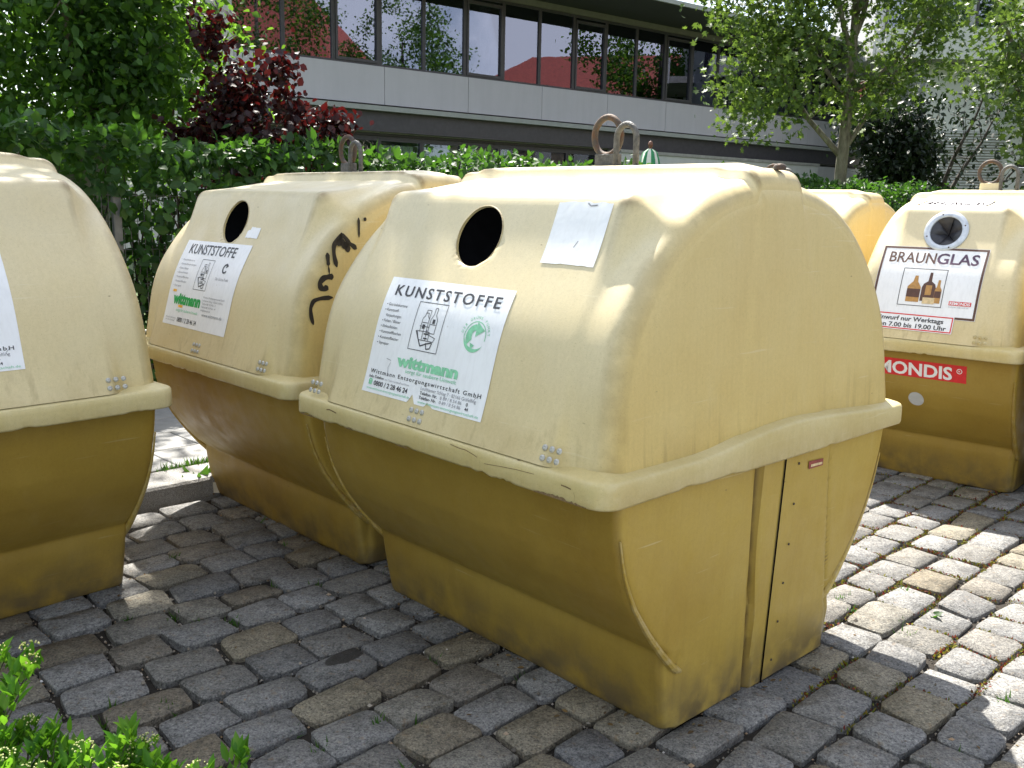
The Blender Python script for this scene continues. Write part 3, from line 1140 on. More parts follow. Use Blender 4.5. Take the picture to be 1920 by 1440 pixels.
def pictogram(d, key, u0, v0, u1, v1):
    w, h = u1 - u0, v1 - v0
    d.frame(key, u0, v0, u1, v1, .0022)
    q = lambda pts: [(u0 + a * w, v0 + b * h) for a, b in pts]
    ln = .0022
    for pts in ([(.28, .62), (.28, .34), (.34, .28), (.34, .22), (.44, .22), (.44, .28), (.50, .34), (.50, .62)],
                [(.56, .60), (.56, .34), (.62, .24), (.62, .10), (.70, .10), (.70, .24), (.78, .34), (.78, .62), (.56, .62)],
                [(.36, .24), (.36, .16), (.50, .16), (.50, .36)], [(.30, .42), (.48, .42)], [(.58, .44), (.76, .44)],
                [(.20, .60), (.62, .60), (.62, .78), (.30, .78), (.20, .60)], [(.40, .56), (.40, .78)], [(.52, .56), (.52, .78)], [(.62, .66), (.84, .70), (.80, .78), (.62, .78)],
                [(.24, .50), (.56, .50)]):
        d.line(key, q(pts), ln)
    d.line(key, q([(.16, .60), (.40, .90), (.58, .84), (.76, .80)]), .0042)
    d.line(key, q([(.58, .82), (.62, .94), (.74, .92), (.78, .80)]), .0036)
    d.rect(key, *q([(.33, .46)])[0], *q([(.42, .55)])[0])
    d.rect(key, *q([(.63, .33)])[0], *q([(.71, .42)])[0])
    d.rect(key, *q([(.44, .63)])[0], *q([(.60, .66)])[0])
    d.rect(key, *q([(.46, .72)])[0], *q([(.58, .75)])[0])


def notch(centres):
    def f(u):
        r = 0.0
        for c, w, h in centres:
            r = max(r, h * max(0, 1 - abs(u - c) / w))
        return r
    return f


def label_old(root, prof, x0, top_z, W=.598, Hh=.392):
    mp = make_mapper(prof, top_z)
    st = sheet(mp, x0, W, Hh, .0016, None, notch([(.445, .03, .028), (.58, .018, .018), (.60, .03, .008)]), 90, 18).build('info_sticker', M['white'], root, True)
    d = Decal(mp, x0)
    K, G, P = 'ink', 'green', 'grey'
    d.text('head', 'KUNSTSTOFFE', .045, .557, .062, .036, .018, 0, 1.25)
    for i, s in enumerate(['Getränkekartons', 'Kunststoff-', 'Verpackungen', 'Folien / Blister', 'Einkaufstüten', 'Kunststoffflaschen', 'Kunststoffbecher', 'Styropor']):
        v = .100 + i * .0185
        ww = [.100, .066, .085, .090, .080, .106, .100, .055][i]
        d.text(K, s, .034, .034 + ww, v, .0092)
        if i != 2:
            d.rect(K, .024, v - .006, .0275, v - .0025)
    pictogram('x' and d, 'pict', .190, .072, .335, .228)
    green_dot(d, 'emblem', .490, .155, .048)
    # lettering round the emblem
    for i, ch in enumerate('DER GRÜNE PUNKT'):
        if ch == ' ':
            continue
        a = R(168 - i * 156 / 14)
        v, f = text_mesh(ch, .01)
        s = .0125
        c0 = v[:, 0].mean()
        xx, yy = (v[:, 0] - c0) * s, v[:, 1] * s
        rot = a - math.pi / 2
        px = .490 + .055 * math.cos(a) + xx * math.cos(rot) - yy * math.sin(rot)
        py = .155 - (.055 * math.sin(a) + xx * math.sin(rot) + yy * math.cos(rot))
        d.poly('emblem', list(zip(px, py)), f)
    d.text('logo', 'wittmann', .150, .455, .286, .036, .055)
    d.text('green2', 'sorgt für saubere Umwelt', .205, .455, .304, .012)
    d.text(K, 'Wittmann Entsorgungswirtschaft GmbH', .024, .575, .327, .013, .012, 0, 1.3)
    d.text(K, 'Info-Telefon', .024, .103, .343, .009, .012)
    d.text(P, 'zum Thema Kunststoff und Dosen', .110, .240, .343, .006)
    d.text(K, '0800 / 2 28 46 24', .056, .238, .366, .0155, .02)
    d.arc(G, .037, .356, .006, .0105, 0, 180, 10)
    d.rect(G, .0285, .353, .0455, .366)
    d.text('green2', 'www.wittmann-entsorgungswirtschaft.de', .024, .255, .381, .0078)
    d.text(P, 'Lochhamer Schlag 7 · 82166 Gräfelfing', .300, .560, .344, .0105)
    d.text(K, 'Telefon- Nr.', .300, .385, .358, .0098, .015)
    d.text(P, '0 89 / 8 54 86', .400, .500, .358, .0098)
    d.text(K, '0', .520, .528, .358, .0098, .015)
    d.text(K, 'Telefax- Nr.', .300, .385, .372, .0098, .015)
    d.text(P, '0 89 / 8 54 86', .400, .500, .372, .0098)
    d.text(K, '44', .518, .534, .372, .0098, .015)
    d.text('green2', 'www.wittmann-entsorgungswirtschaft.de', .300, .585, .385, .0078)
    # scratches and worn spots
    d.line(P, [(.120, .282), (.112, .300), (.118, .322)], .0018)
    d.line(P, [(.095, .272), (.12, .276)], .0022)
    d.line(P, [(.558, .325), (.548, .335), (.556, .345)], .0016)
    d.build({'head': ('heading', M['ink'], 0), 'logo': ('logo_lettering', M['green_pale'], 0), 'ink': ('small_print', M['ink'], 0), 'green': ('phone_emblem', M['green_pale'], .0002), 'green2': ('green_print', M['green_pale'], .0003), 'grey': ('faded_print', M['greyink'], .0004),
             'pict': ('pictogram', M['ink'], .0001), 'emblem': ('emblem', M['green_pale'], .0001)}, st, .0028)
    return st


def label_new(root, prof, x0, top_z, W=.612, Hh=.408):
    mp = make_mapper(prof, top_z)
    st = sheet(mp, x0, W, Hh, .0016, nu=30).build('info_sticker', M['white'], root, True)
    d = Decal(mp, x0)
    d.text('head', 'KUNSTSTOFFE', .060, .505, .066, .048, .008)
    for i, s in enumerate(['Getränkekartons', 'Kunststoffverpackungen', 'Folien / Blister', 'Einkaufstüten', 'Kunststoffflaschen', 'Kunststoffbecher', 'Styropor']):
        d.text('grey', '• ' + s, .030, .030 + [.13, .16, .10, .11, .13, .12, .08][i], .104 + i * .021, .009)
    pictogram(d, 'pict', .232, .088, .352, .232)
    d.arc('pict', .470, .120, .015, .023, 60, 330, 20)
    d.poly('pict', [(.472, .093), (.492, .106), (.474, .118)], [(0, 1, 2)])
    d.text('grey', 'Der Grüne Punkt', .415, .535, .176, .013)
    d.text('green', 'wittmann', .062, .335, .306, .050, .055)
    d.rect('orange', .040, .244, .075, .255)
    d.rect('orange', .125, .312, .170, .323)
    d.text('green2', 'sorgt für saubere Umwelt', .112, .330, .342, .014)
    d.text('grey', 'www.wittmann.de', .372, .560, .342, .014)
    for i, s in enumerate(['Wittmann Entsorgungswirtschaft GmbH', 'Lochhamer Schlag 7, 82166 Gräfelfing', 'Telefon 089 / 8 54 86 - 0', 'Telefax 089 / 8 54 86 - 44', 'info@wittmann.de']):
        d.text('grey', s, .352, .352 + [.2, .19, .13, .135, .09][i], .262 + i * .0145, .0085)
    d.text('grey', 'Kostenlose Info-Nummer', .026, .130, .378, .0075)
    d.text('grey', 'zum Thema Kunststoff', .026, .120, .390, .0075)
    d.text('ink', '0800 / 2 28 46 24', .142, .335, .389, .021, .004)
    d.build({'head': ('heading', M['ink'], 0), 'ink': ('phone_number', M['ink'], 0), 'green': ('logo_lettering', M['green'], .0002), 'green2': ('green_print', M['green_pale'], .0003), 'grey': ('faded_print', M['greyink'], .0004),
             'pict': ('pictogram', M['ink'], .0001), 'orange': ('orange_bar', M['orange'], .0001)}, st, .0028)


label_old(bin3, prof3, -.352, 1.271)
label_old(bin1, prof1, -.340, 1.315)
label_new(bin2, prof2, -.438, 1.322)


def ragged(seed, amp, n=9):
    rr = np.random.default_rng(seed)
    xs, ys = np.linspace(0, 1, n), rr.uniform(0, amp, n)
    return lambda u: float(np.interp(u, xs, ys))


st = sheet(make_mapper(prof3, 1.527), .290, .205, .192, .0016, ragged(5, .006, 15), ragged(6, .004, 11), 40, 12).build('blank_sticker', M['white'], bin3, True)
dd = Decal(make_mapper(prof3, 1.527), .290)
dd.line('g', [(.118, .118), (.108, .138)], .003)
dd.line('g', [(.112, .006), (.125, .014), (.150, .012)], .004)
dd.build({'g': ('scuff', M['greyink'], 0)}, st, .003)
sheet(make_mapper(prof2, 1.405), .075, .105, .062, .0016, lambda u: .018 * (u < .25) + ragged(9, .012, 9)(u) + .03 * max(0, u - .9) * 10 * .4, ragged(8, .004), 24, 8).build('torn_sticker', M['white'], bin2, True)

# brown-glass signs
mp = make_mapper(prof5, 1.330)
st = sheet(mp, -.326, .552, .398, .0016, nu=24).build('glass_sign', M['white'], bin5, True)
d = Decal(mp, -.326)
d.frame('brown', .002, .002, .550, .396, .012)
d.text('brown2', 'BRAUN', .045, .292, .097, .062, .012)
d.text('purple', 'GLAS', .298, .512, .097, .062, .018)
d.frame('ink', .140, .130, .372, .340, .0035)
for key, pts in (('brown', [(.255, .310), (.255, .235), (.262, .215), (.282, .200), (.285, .150), (.298, .150), (.301, .200), (.321, .215), (.328, .235), (.328, .310)]),):
    d.poly(key, pts, [tuple(range(len(pts)))])
d.poly('amber', [(.180, .318), (.180, .235), (.205, .205), (.210, .172), (.226, .172), (.230, .205), (.250, .235), (.250, .318)], [tuple(range(8))])
d.poly('amber', [(.325, .318), (.325, .245), (.333, .225), (.335, .190), (.347, .190), (.349, .225), (.360, .245), (.360, .318)], [tuple(range(8))])
d.build({'brown': ('border', M['brown'], 0), 'brown2': ('lettering', M['brown'], .0002), 'purple': ('lettering', M['purple'], .0002), 'ink': ('pictogram_frame', M['ink'], .0001), 'amber': ('bottle_print', M['amber'], .0003)}, st, .0028)
d = Decal(mp, -.326)
d.rect('brown', .180, .246, .250, .292)
d.rect('amber', .276, .222, .308, .276)
d.rect('brown', .326, .252, .359, .288)
d.rect('tan', .270, .290, .332, .324)
d.rect('red', .408, .300, .520, .322)
d.text('white', 'REMONDIS', .413, .515, .3185, .015, .025)
d.text('grey', 'Service-Nr. 0180 12 23 255', .408, .510, .334, .006)
d.build({'brown': ('bottle_print', M['brown'], 0), 'amber': ('bottle_print', M['amber'], .0003), 'tan': ('bottle_print', M['tan'], .0002), 'red': ('red_bar', M['red'], .0003), 'white': ('lettering', M['white'], .0009), 'grey': ('lettering', M['greyink'], .0004)}, st, .0036)
mp = make_mapper(prof5, .976)
st = sheet(mp, -.300, .425, .094, .0040, nu=20).build('hours_sign', M['white'], bin5, True)
d = Decal(mp, -.300)
d.frame('red', .004, .004, .421, .090, .006)
d.text('ink', 'Einwurf nur Werktags', .020, .375, .042, .024, .022)
d.text('ink', 'von 7.00 bis 19.00 Uhr', .020, .395, .079, .024, .022)
d.build({'red': ('border', M['red'], 0), 'ink': ('lettering', M['ink'], .0002)}, st, .0052)
mp = make_mapper(prof5, 1.583)
st = sheet(mp, -.235, .37, .19, .0016, nu=16).build('name_strip', M['white'], bin5, True)
d = Decal(mp, -.235)
d.frame('brown', .002, .002, .368, .188, .009)
d.text('brown2', 'BRAUNGLAS', .03, .340, .150, .11, .012)
M['matte'] = flat_mat('matte_dark_print', (0.020, 0.012, 0.012), 1.0, 0, 0.2, 60, spec=0.0)
d.build({'brown': ('border', M['matte'], 0), 'brown2': ('lettering', M['matte'], .0002)}, st, .0028)
mpb = make_mapper(BODY_PROF, .718)
st = sheet(mpb, -.405, .607, .098, .0018, nu=16).build('red_sticker', M['red'], bin5, True)
d = Decal(mpb, -.405)
d.text('w', 'REMONDIS', .022, .535, .085, .070, .028)
d.arc('w', .571, .032, .011, .0145, 0, 360, 20)
d.text('w', 'R', .5665, .5760, .0365, .009, .01)
d.build({'w': ('lettering', M['white'], 0)}, st, .0032)
mpb = make_mapper(BODY_PROF, .535)
V = [(.042 * math.cos(2 * math.pi * k / 28), .045 + .045 * math.sin(2 * math.pi * k / 28)) for k in range(28)]
mb = MB()
mb.add(mpb([v[0] - .062 for v in V], [v[1] for v in V], .002), [tuple(range(28))])
mb.build('oval_sticker', M['greydot'], bin5)
# small dark red maker's sticker on the end of the big bin
mb = MB()
xx = lambda z: LB / 2 - .051 + .029 * z + .014 + .0015
mb.add([(xx(.698), .180, .699), (xx(.698), .270, .697), (xx(.722), .269, .721), (xx(.722), .178, .725)], [(0, 1, 2, 3)])
rs = mb.build('small_red_sticker', M['oldred'], bin3)
mb = MB()
mb.add([(xx(.703) + .001, .190, .704), (xx(.703) + .001, .262, .702), (xx(.711) + .001, .262, .710), (xx(.711) + .001, .190, .713)], [(0, 1, 2, 3)])
mb.build('lettering', M['tan'], rs)
# eye bolt head near the end of the ridge
mb = MB()
mb.grid(np.array([[(.643 + r * math.cos(2 * math.pi * k / 12), .03 + r * math.sin(2 * math.pi * k / 12), z) for k in range(12)] for r, z in [(.018, 1.632), (.019, 1.642), (.014, 1.649), (.004, 1.651)]]), close_v=True)
mb.build('ridge_bolt', M['rust'], bin3, True)

# broken, rusty-brown chips and a crack on the rim of the big bin
M['chip'] = flat_mat('dark_broken_edge', (0.17, 0.11, 0.05), 0.9, 0, 0.5, 200)
rr = np.random.default_rng(45)
yo = -(RW / 2 + .0042)
mb = MB()


def ragged_strip(x0, x1, z0, h):
    n = max(3, int((x1 - x0) / .006))
    xs = np.linspace(x0, x1, n)
    hh = h * rr.uniform(.15, 1.0, n) * np.sin(np.linspace(.05, math.pi - .05, n)) ** .5
    mb.grid(np.array([[(x, yo, z0 - .001), (x, yo, z0 + q)] for x, q in zip(xs, hh)]), flip=True)


def crack(pts, w):
    P = []
    for (x, z) in pts:
        P.append([(x, yo, z - w / 2), (x, yo, z + w / 2)])
    mb.grid(np.array(P), flip=True)


ragged_strip(.50, .69, .769, .010)
ragged_strip(-.70, -.60, .769, .006)
ragged_strip(-.40, -.36, .769, .005)
ragged_strip(-.12, -.05, .769, .005)
crack([(.15, .826), (.19, .822), (.215, .823), (.25, .817), (.27, .812)], .002)
crack([(.28, .806), (.283, .795), (.281, .782)], .0018)
crack([(.30, .800), (.36, .806), (.43, .812), (.50, .815)], .0014)
crack([(.60, .809), (.62, .808), (.635, .806)], .0035)
crack([(.645, .800), (.650, .788), (.647, .775)], .002)
crack([(-.52, .812), (-.50, .815), (-.46, .810)], .004)
mb.build('chipped_edge', M['chip'], bin3)

# graffiti on the end of the second bin
strokes = [([(-.446, 1.452), (-.4455, 1.42), (-.447, 1.375)], .010),
           ([(-.555, 1.262), (-.566, 1.305), (-.566, 1.345), (-.545, 1.372), (-.525, 1.385), (-.508, 1.372), (-.495, 1.352), (-.48, 1.345), (-.46, 1.33)], .016),
           ([(-.548, 1.345), (-.530, 1.368), (-.516, 1.340), (-.505, 1.352), (-.50, 1.318)], .022), ([(-.535, 1.362), (-.528, 1.395)], .010),
           ([(-.596, 1.318), (-.594, 1.29), (-.593, 1.268)], .015), ([(-.593, 1.268), (-.590, 1.235)], .006),
           ([(-.572, 1.225), (-.592, 1.226), (-.618, 1.222), (-.636, 1.204), (-.632, 1.184), (-.615, 1.178), (-.600, 1.190)], .019),
           ([(-.58, 1.145), (-.633, 1.145), (-.668, 1.137), (-.682, 1.108), (-.680, 1.075), (-.672, 1.045)], .014),
           ([(-.42, 1.44), (-.41, 1.452)], .012)]
mb = MB()
for pts, w in strokes:
    P2 = []
    dense = []
    for (a, b), (c, e) in zip(pts[:-1], pts[1:]):
        for i in range(6):
            dense.append((a + (c - a) * i / 6, b + (e - b) * i / 6))
    dense.append(pts[-1])
    for _ in range(4):
        dense = [dense[0]] + [tuple((np.array(dense[q - 1]) + 2 * np.array(dense[q]) + np.array(dense[q + 1])) / 4) for q in range(1, len(dense) - 1)] + [dense[-1]]
    for i, (y, z) in enumerate(dense):
        y2, z2 = dense[min(i + 1, len(dense) - 1)]
        y1, z1 = dense[max(i - 1, 0)]
        ty, tz = y2 - y1, z2 - z1
        ln = math.hypot(ty, tz) or 1
        ww = w * .62 * (0.92 + .12 * math.sin(i * .6)) * (0.35 + .65 * min(1, i / 2, (len(dense) - 1 - i) / 2))
        row = []
        for s in (1, -1):
            yy, zz = y - tz / ln * ww * s, z + ty / ln * ww * s
            row.append((float(x_end(zz, LB)) + .0015, yy, zz))
        P2.append(row)
    mb.grid(np.array(P2), flip=True)
mb.build('graffiti', M['spray'], bin2)

# ------------------------------------------------------------------ ground
S45 = math.sqrt(.5)
ROW = Vector((S45, S45, 0))       # along the courses
ACR = Vector((S45, -S45, 0))      # across the courses, away from the kerb
GZ = -0.022
mb = MB()
mb.add([(-600, -300, -.05), (600, -300, -.05), (600, 900, -.05), (-600, 900, -.05)], [(0, 1, 2, 3)])
mb.build('ground', M['lawn'], None, kind='structure', label='earth and lawn beyond the hedge and round the buildings')
pave = thing('cobble_pavement', 'granite cobbles laid in straight courses under the bins', None, (0, 0, 0), kind='structure')
mb = MB()


def rc(a, b, z=0.0):
    p = ROW * a + ACR * b
    return (p.x, p.y, z)


nA, nB = 60, 60
P = np.zeros((nA + 1, nB + 1, 3))
for i in range(nA + 1):
    for j in range(nB + 1):
        P[i, j] = rc(-3 + 17 * i / nA, -4.40 + 12.4 * j / nB, GZ)
mb.grid(P)
mb.build('joint_bed', M['soil'], pave)


# cobble shapes
def cobble_mesh(seed, mat):
    rr = np.random.default_rng(seed)
    ang = []
    pts = []
    for cx, cy, a0 in [(1, 1, 0), (-1, 1, 90), (-1, -1, 180), (1, -1, 270)]:
        rad = rr.uniform(.06, .19)
        jx, jy = rr.uniform(-.07, .03, 2)
        for k in range(3):
            a = R(a0 + 45 * k)
            px = cx * (.5 + jx - rad) + rad * math.cos(a)
            py = cy * (.5 + jy - rad) + rad * math.sin(a)
            pts.append((px + rr.normal(0, .012), py + rr.normal(0, .012)))
    n = len(pts)
    tilt = rr.normal(0, .006, 2)
    mb = MB()
    top = [(x * .95, y * .95, -.001 + rr.normal(0, .0012) + tilt[0] * x + tilt[1] * y) for x, y in pts]
    mid = [(x * 1.0, y * 1.0, -.0065 + rr.normal(0, .001) + tilt[0] * x + tilt[1] * y) for x, y in pts]
    bot = [(x * 1.01, y * 1.01, -.034) for x, y in pts]
    mb.grid(np.array([bot, mid, top]), close_v=True)
    o = len(mb.v)
    mb.v.append((rr.normal(0, .05), rr.normal(0, .05), .0012 + rr.normal(0, .0012)))
    for k in range(n):
        mb.f.append((2 * n + k, 2 * n + (k + 1) % n, o))
    return mb


CM = [cobble_mesh(100 + i, M['cobble']) for i in range(16)]
CMESH = [c.mesh('cobble', M['cobble'], True) for c in CM]
for _m in CMESH:
    auto_smooth(_m, 33)
FAR = MB()
stones = []
rr = np.random.default_rng(5)
b = -4.36
row = 0
joint_pts = []
while b < 7.4:
    wid = rr.uniform(.160, .182)
    a = -2.6 + rr.uniform(0, .2)
    while a < 13.2:
        ln = rr.uniform(.175, .265) if b < -1.2 else rr.uniform(.155, .215)
        c = ROW * (a + ln / 2) + ACR * (b + wid / 2)
        gap = rr.uniform(.006, .014)
        stones.append((c.x, c.y, ln, wid - rr.uniform(.0, .010), rr.normal(0, .02), rr.normal(0, .003), rr.integers(0, 16), rr.integers(0, 2)))
        joint_pts.append((a + ln + gap / 2, b + wid / 2, gap, wid, 0))
        joint_pts.append((a + ln / 2, b + wid + .01, ln, .022, 1))
        a += ln + gap
    b += wid + rr.uniform(.006, .013)
    row += 1


def cam_px(p):
    d = Vector(p) - Vector((0, 0, CAM_H))
    z = d.dot(fw)
    if z < .05:
        return None
    return 960 + F_PX * d.dot(cu) / z, 720 - F_PX * d.dot(cv) / z, z


binrects = [(B_LOC[3], B_YAW[3], .68, .43), (B_LOC[2], B_YAW[2], .68, .43), (B_LOC[1], B_YAW[1], .68, .43), (B_LOC[5], B_YAW[5], .41, .43), (p4[:2], B_YAW[5], .41, .43), (p6[:2], B_YAW[5], .41, .43)]


def under_bin(x, y, grow=0.0):
    for (lx, ly), yw, hx, hy in binrects:
        dx, dy = x - lx, y - ly
        u = dx * math.cos(yw) + dy * math.sin(yw)
        v = -dx * math.sin(yw) + dy * math.cos(yw)
        if abs(u) < hx + grow and abs(v) < hy + grow:
            return True
    return False


def hidden_by_bins(x, y):
    """ground point whose line of sight is certainly blocked by a bin's lower body"""
    for f in np.linspace(.55, .98, 12):
        z = CAM_H * (1 - f)
        if .05 < z < .7 and under_bin(x * f, y * f, -.02):
            return True
    return False


cand = []
for k, s in enumerate(stones):
    if under_bin(s[0], s[1], -.14):
        continue
    q = cam_px((s[0], s[1], 0))
    if q is None:
        if math.hypot(s[0], s[1]) < 3:
            cand.append((1e9, k, s))
        continue
    vis = -90 < q[0] < 2010 and -50 < q[1] < 1530 and not hidden_by_bins(s[0], s[1])
    cand.append((q[2] + (0 if vis else 1000), k, s))
cand.sort(key=lambda t: t[0])
for i, (dist, k, s) in enumerate(cand):
    mt = Matrix.Translation((s[0], s[1], .004 + s[5])) @ Matrix.Rotation(R(45) + s[4] + math.pi * s[7], 4, 'Z') @ Matrix.Diagonal((s[2], s[3], 1, 1))
    if i < 300 and dist < 500:
        link('cobble', CMESH[s[6]], pave, mat=mt)
    else:
        if s[0] ** 2 + s[1] ** 2 > 14 ** 2:
            continue
        v = np.array(CM[s[6]].v) @ np.array(mt.to_3x3()).T + np.array(mt.translation)
        FAR.add(v, CM[s[6]].f)
fo = FAR.build('cobbles', M['cobble_far'], pave, True, kind='stuff')
auto_smooth(fo.data, 33)

# grit in the joints
rr = np.random.default_rng(21)
PEB = MB()
oct_v = np.array([(1, 0, 0), (-1, 0, 0), (0, 1, 0), (0, -1, 0), (0, 0, 1), (0, 0, -1)], float)
oct_f = [(0, 2, 4), (2, 1, 4), (1, 3, 4), (3, 0, 4), (2, 0, 5), (1, 2, 5), (3, 1, 5), (0, 3, 5)]
TUF, MOS, RMO = [], [], []
for (ja, jb, la, lb, kind) in joint_pts:
    c = ROW * ja + ACR * jb
    q = cam_px((c.x, c.y, 0))
    if q is None or not (-60 < q[0] < 1980 and q[1] < 1500) or q[2] > 7 or under_bin(c.x, c.y, -.05) or hidden_by_bins(c.x, c.y):
        continue
    n = rr.poisson(13 if q[2] < 4 else 5)
    for _ in range(n):
        w = ROW * (ja + rr.uniform(-.5, .5) * (la if kind else la * 1.2)) + ACR * (jb + rr.uniform(-.5, .5) * lb)
        s = rr.uniform(.0016, .0052) if rr.random() < .93 else rr.uniform(.005, .010)
        v = oct_v * (s * rr.uniform(.7, 1.3, 3)) + np.array((w.x, w.y, GZ + rr.uniform(.001, .012)))
        PEB.add(v, oct_f)
    right = c.x > .9 and c.y > 2.6
    if right and rr.random() < .55:
        for _ in range(int(rr.integers(30, 90))):
            w = ROW * (ja + rr.uniform(-.55, .55) * la) + ACR * (jb + rr.uniform(-.5, .5) * lb)
            (MOS if rr.random() < .62 else RMO).append((w.x, w.y, GZ + rr.uniform(.008, .024)))
    if rr.random() < (.07 if right else .12):
        w = ROW * (ja + rr.uniform(-.4, .4) * la) + ACR * jb
        TUF.append((w.x, w.y, GZ))
for _ in range(46):   # loose bigger stones and scraps in the joints
    x, y = rr.uniform(-1.2, 1.6), rr.uniform(2.3, 3.6)
    if not under_bin(x, y, .02):
        s = rr.uniform(.005, .009)
        PEB.add(oct_v * (s * rr.uniform(.7, 1.3, 3)) + np.array((x, y, .004)), oct_f)
PEB.build('joint_gravel', M['pebble'], None, kind='stuff', label='fine grit lying in the joints of the cobbles')

# ------------------------------------------------------------------ leaves
LEAF_V = np.array([(0, 0, 0), (-.24, .32, .035), (0, .34, -.03), (.24, .32, .035), (-.20, .66, .02), (0, .68, -.035), (.20, .66, .02), (0, 1.0, -.09)])
LEAF_F = [(0, 2, 1), (0, 3, 2), (1, 2, 5, 4), (2, 3, 6, 5), (4, 5, 7), (5, 6, 7)]
NARROW_V = LEAF_V * np.array((.72, 1, 1))
ROUND_V = LEAF_V * np.array((1.55, 1, 1.2))
PALM_V = np.array([(0, 0, 0), (-.50, .22, .05), (-.20, .38, 0), (-.58, .62, .03), (-.14, .62, -.01), (0, 1.0, -.06), (.14, .62, -.01), (.58, .62, .03), (.20, .38, 0), (.50, .22, .05), (0, .45, -.03)])
PALM_F = [(0, 10, 2, 1), (2, 10, 4, 3), (4, 10, 5), (5, 10, 6), (6, 10, 8, 7), (8, 10, 0, 9)]
BLADE_V = np.array([(-.05, 0, 0), (.05, 0, 0), (.035, .5, .02), (-.035, .5, .02), (0, 1, .12)])
BLADE_F = [(0, 1, 2, 3), (3, 2, 4)]


def basis(d, nrm):
    d = d / np.linalg.norm(d, axis=1, keepdims=True)
    x = np.cross(d, nrm)
    x /= np.linalg.norm(x, axis=1, keepdims=True) + 1e-9
    n = np.cross(x, d)
    return x, d, n


def leaf_mesh(name, tv, tf, pos, d, nrm, size, mat):
    x, dd_, n = basis(d, nrm)
    V = pos[:, None, :] + size[:, None, None] * (tv[None, :, 0:1] * x[:, None, :] + tv[None, :, 1:2] * dd_[:, None, :] + tv[None, :, 2:3] * n[:, None, :])
    N, m = V.shape[:2]
    me = bpy.data.meshes.new(name)
    lens = np.array([len(f) for f in tf])
    flat = np.concatenate([np.array(f) for f in tf])
    li = (flat[None, :] + (np.arange(N) * m)[:, None]).ravel()
    lt = np.tile(lens, N)
    ls = np.concatenate([[0], np.cumsum(lt)[:-1]])
    me.vertices.add(N * m)
    me.vertices.foreach_set('co', V.reshape(-1).astype(np.float32))
    me.loops.add(len(li))
    me.loops.foreach_set('vertex_index', li.astype(np.int32))
    me.polygons.add(len(lt))
    me.polygons.foreach_set('loop_start', ls.astype(np.int32))
    me.polygons.foreach_set('loop_total', lt.astype(np.int32))
    me.materials.append(mat)
    me.update(calc_edges=True)
    me.polygons.foreach_set('use_smooth', [True] * len(lt))
    return me


def foliage(root, name, tv, tf, pos, d, nrm, size, mat, n_ind=300, leafname='leaf'):
    """mass of leaves under root; the n_ind that show largest become leaf objects."""
    pos, d, nrm, size = map(np.asarray, (pos, d, nrm, size))
    rl = np.array(root.location)
    dz = pos - np.array((0, 0, CAM_H))
    z = dz @ np.array(fw)
    px = 960 + F_PX * (dz @ np.array(cu)) / np.maximum(z, .05)
    py = 720 - F_PX * (dz @ np.array(cv)) / np.maximum(z, .05)
    vis = (z > .1) & (px > 0) & (px < 1920) & (py > 0) & (py < 1440)
    facing = np.abs(np.einsum('ij,ij->i', basis(d, nrm)[2], -dz / np.linalg.norm(dz, axis=1, keepdims=True)))
    score = np.where(vis, size * (.35 + facing) / np.maximum(z - z[vis].min() + .25 if vis.any() else 1, .05), -1)
    idx = np.argsort(-score)[:n_ind] if n_ind else np.array([], int)
    idx = idx[score[idx] > 0] if len(idx) else idx
    mask = np.ones(len(pos), bool)
    mask[idx] = False
    if len(idx):
        me1 = leaf_mesh(leafname, tv, tf, np.zeros((1, 3)), np.array([[0., 1, 0]]), np.array([[0., 0, 1]]), np.array([1.]), mat)
        x, dd_, n = basis(d, nrm)
        for i in idx:
            s = size[i]
            p = pos[i] - rl
            mt = Matrix(((x[i][0] * s, dd_[i][0] * s, n[i][0] * s, p[0]), (x[i][1] * s, dd_[i][1] * s, n[i][1] * s, p[1]), (x[i][2] * s, dd_[i][2] * s, n[i][2] * s, p[2]), (0, 0, 0, 1)))
            link(leafname, me1, root, mat=mt)
    if not mask.any():
        return None
    return link(name, leaf_mesh(name, tv, tf, pos[mask] - rl, d[mask], nrm[mask], size[mask], mat), root, kind='stuff')


def rand_unit(rr, n):
    v = rr.normal(size=(n, 3))
    return v / np.linalg.norm(v, axis=1, keepdims=True)


# moss and tufts
if MOS:
    rr = np.random.default_rng(31)
    for arr, mat, nm, lab in ((MOS, M['moss'], 'moss', 'yellow green moss filling joints of the sunlit cobbles'), (RMO, M['redmoss'], 'red_weed', 'low reddish weeds creeping along joints of the sunlit cobbles')):
        p = np.array(arr)
        n = len(p)
        dd0 = rand_unit(rr, n)
        dd0[:, 2] = np.abs(dd0[:, 2]) + .3
        nr0 = rand_unit(rr, n)
        link(nm, leaf_mesh(nm, LEAF_V, LEAF_F, p, dd0, nr0, rr.uniform(.008, .017, n), mat), None, kind='stuff', label=lab)
rr = np.random.default_rng(32)
pp, dv, nv, sv = [], [], [], []
for t in TUF + [(1.50, 3.33, GZ), (1.46, 3.20, GZ), (1.33, 3.42, GZ), (1.36, 3.55, GZ), (1.62, 3.62, GZ), (-1.05, 2.60, GZ), (-1.02, 2.62, GZ), (-1.0, 2.58, GZ), (-.62, 2.50, GZ), (-.38, 2.56, GZ)]:
    for _ in range(int(rr.integers(8, 26))):
        pp.append((t[0] + rr.normal(0, .012), t[1] + rr.normal(0, .012), t[2]))
        q = rr.normal(size=3)
        dv.append((q[0] * .6, q[1] * .6, .5 + abs(q[2])))
        nv.append(rr.normal(size=3))
        sv.append(rr.uniform(.02, .055))
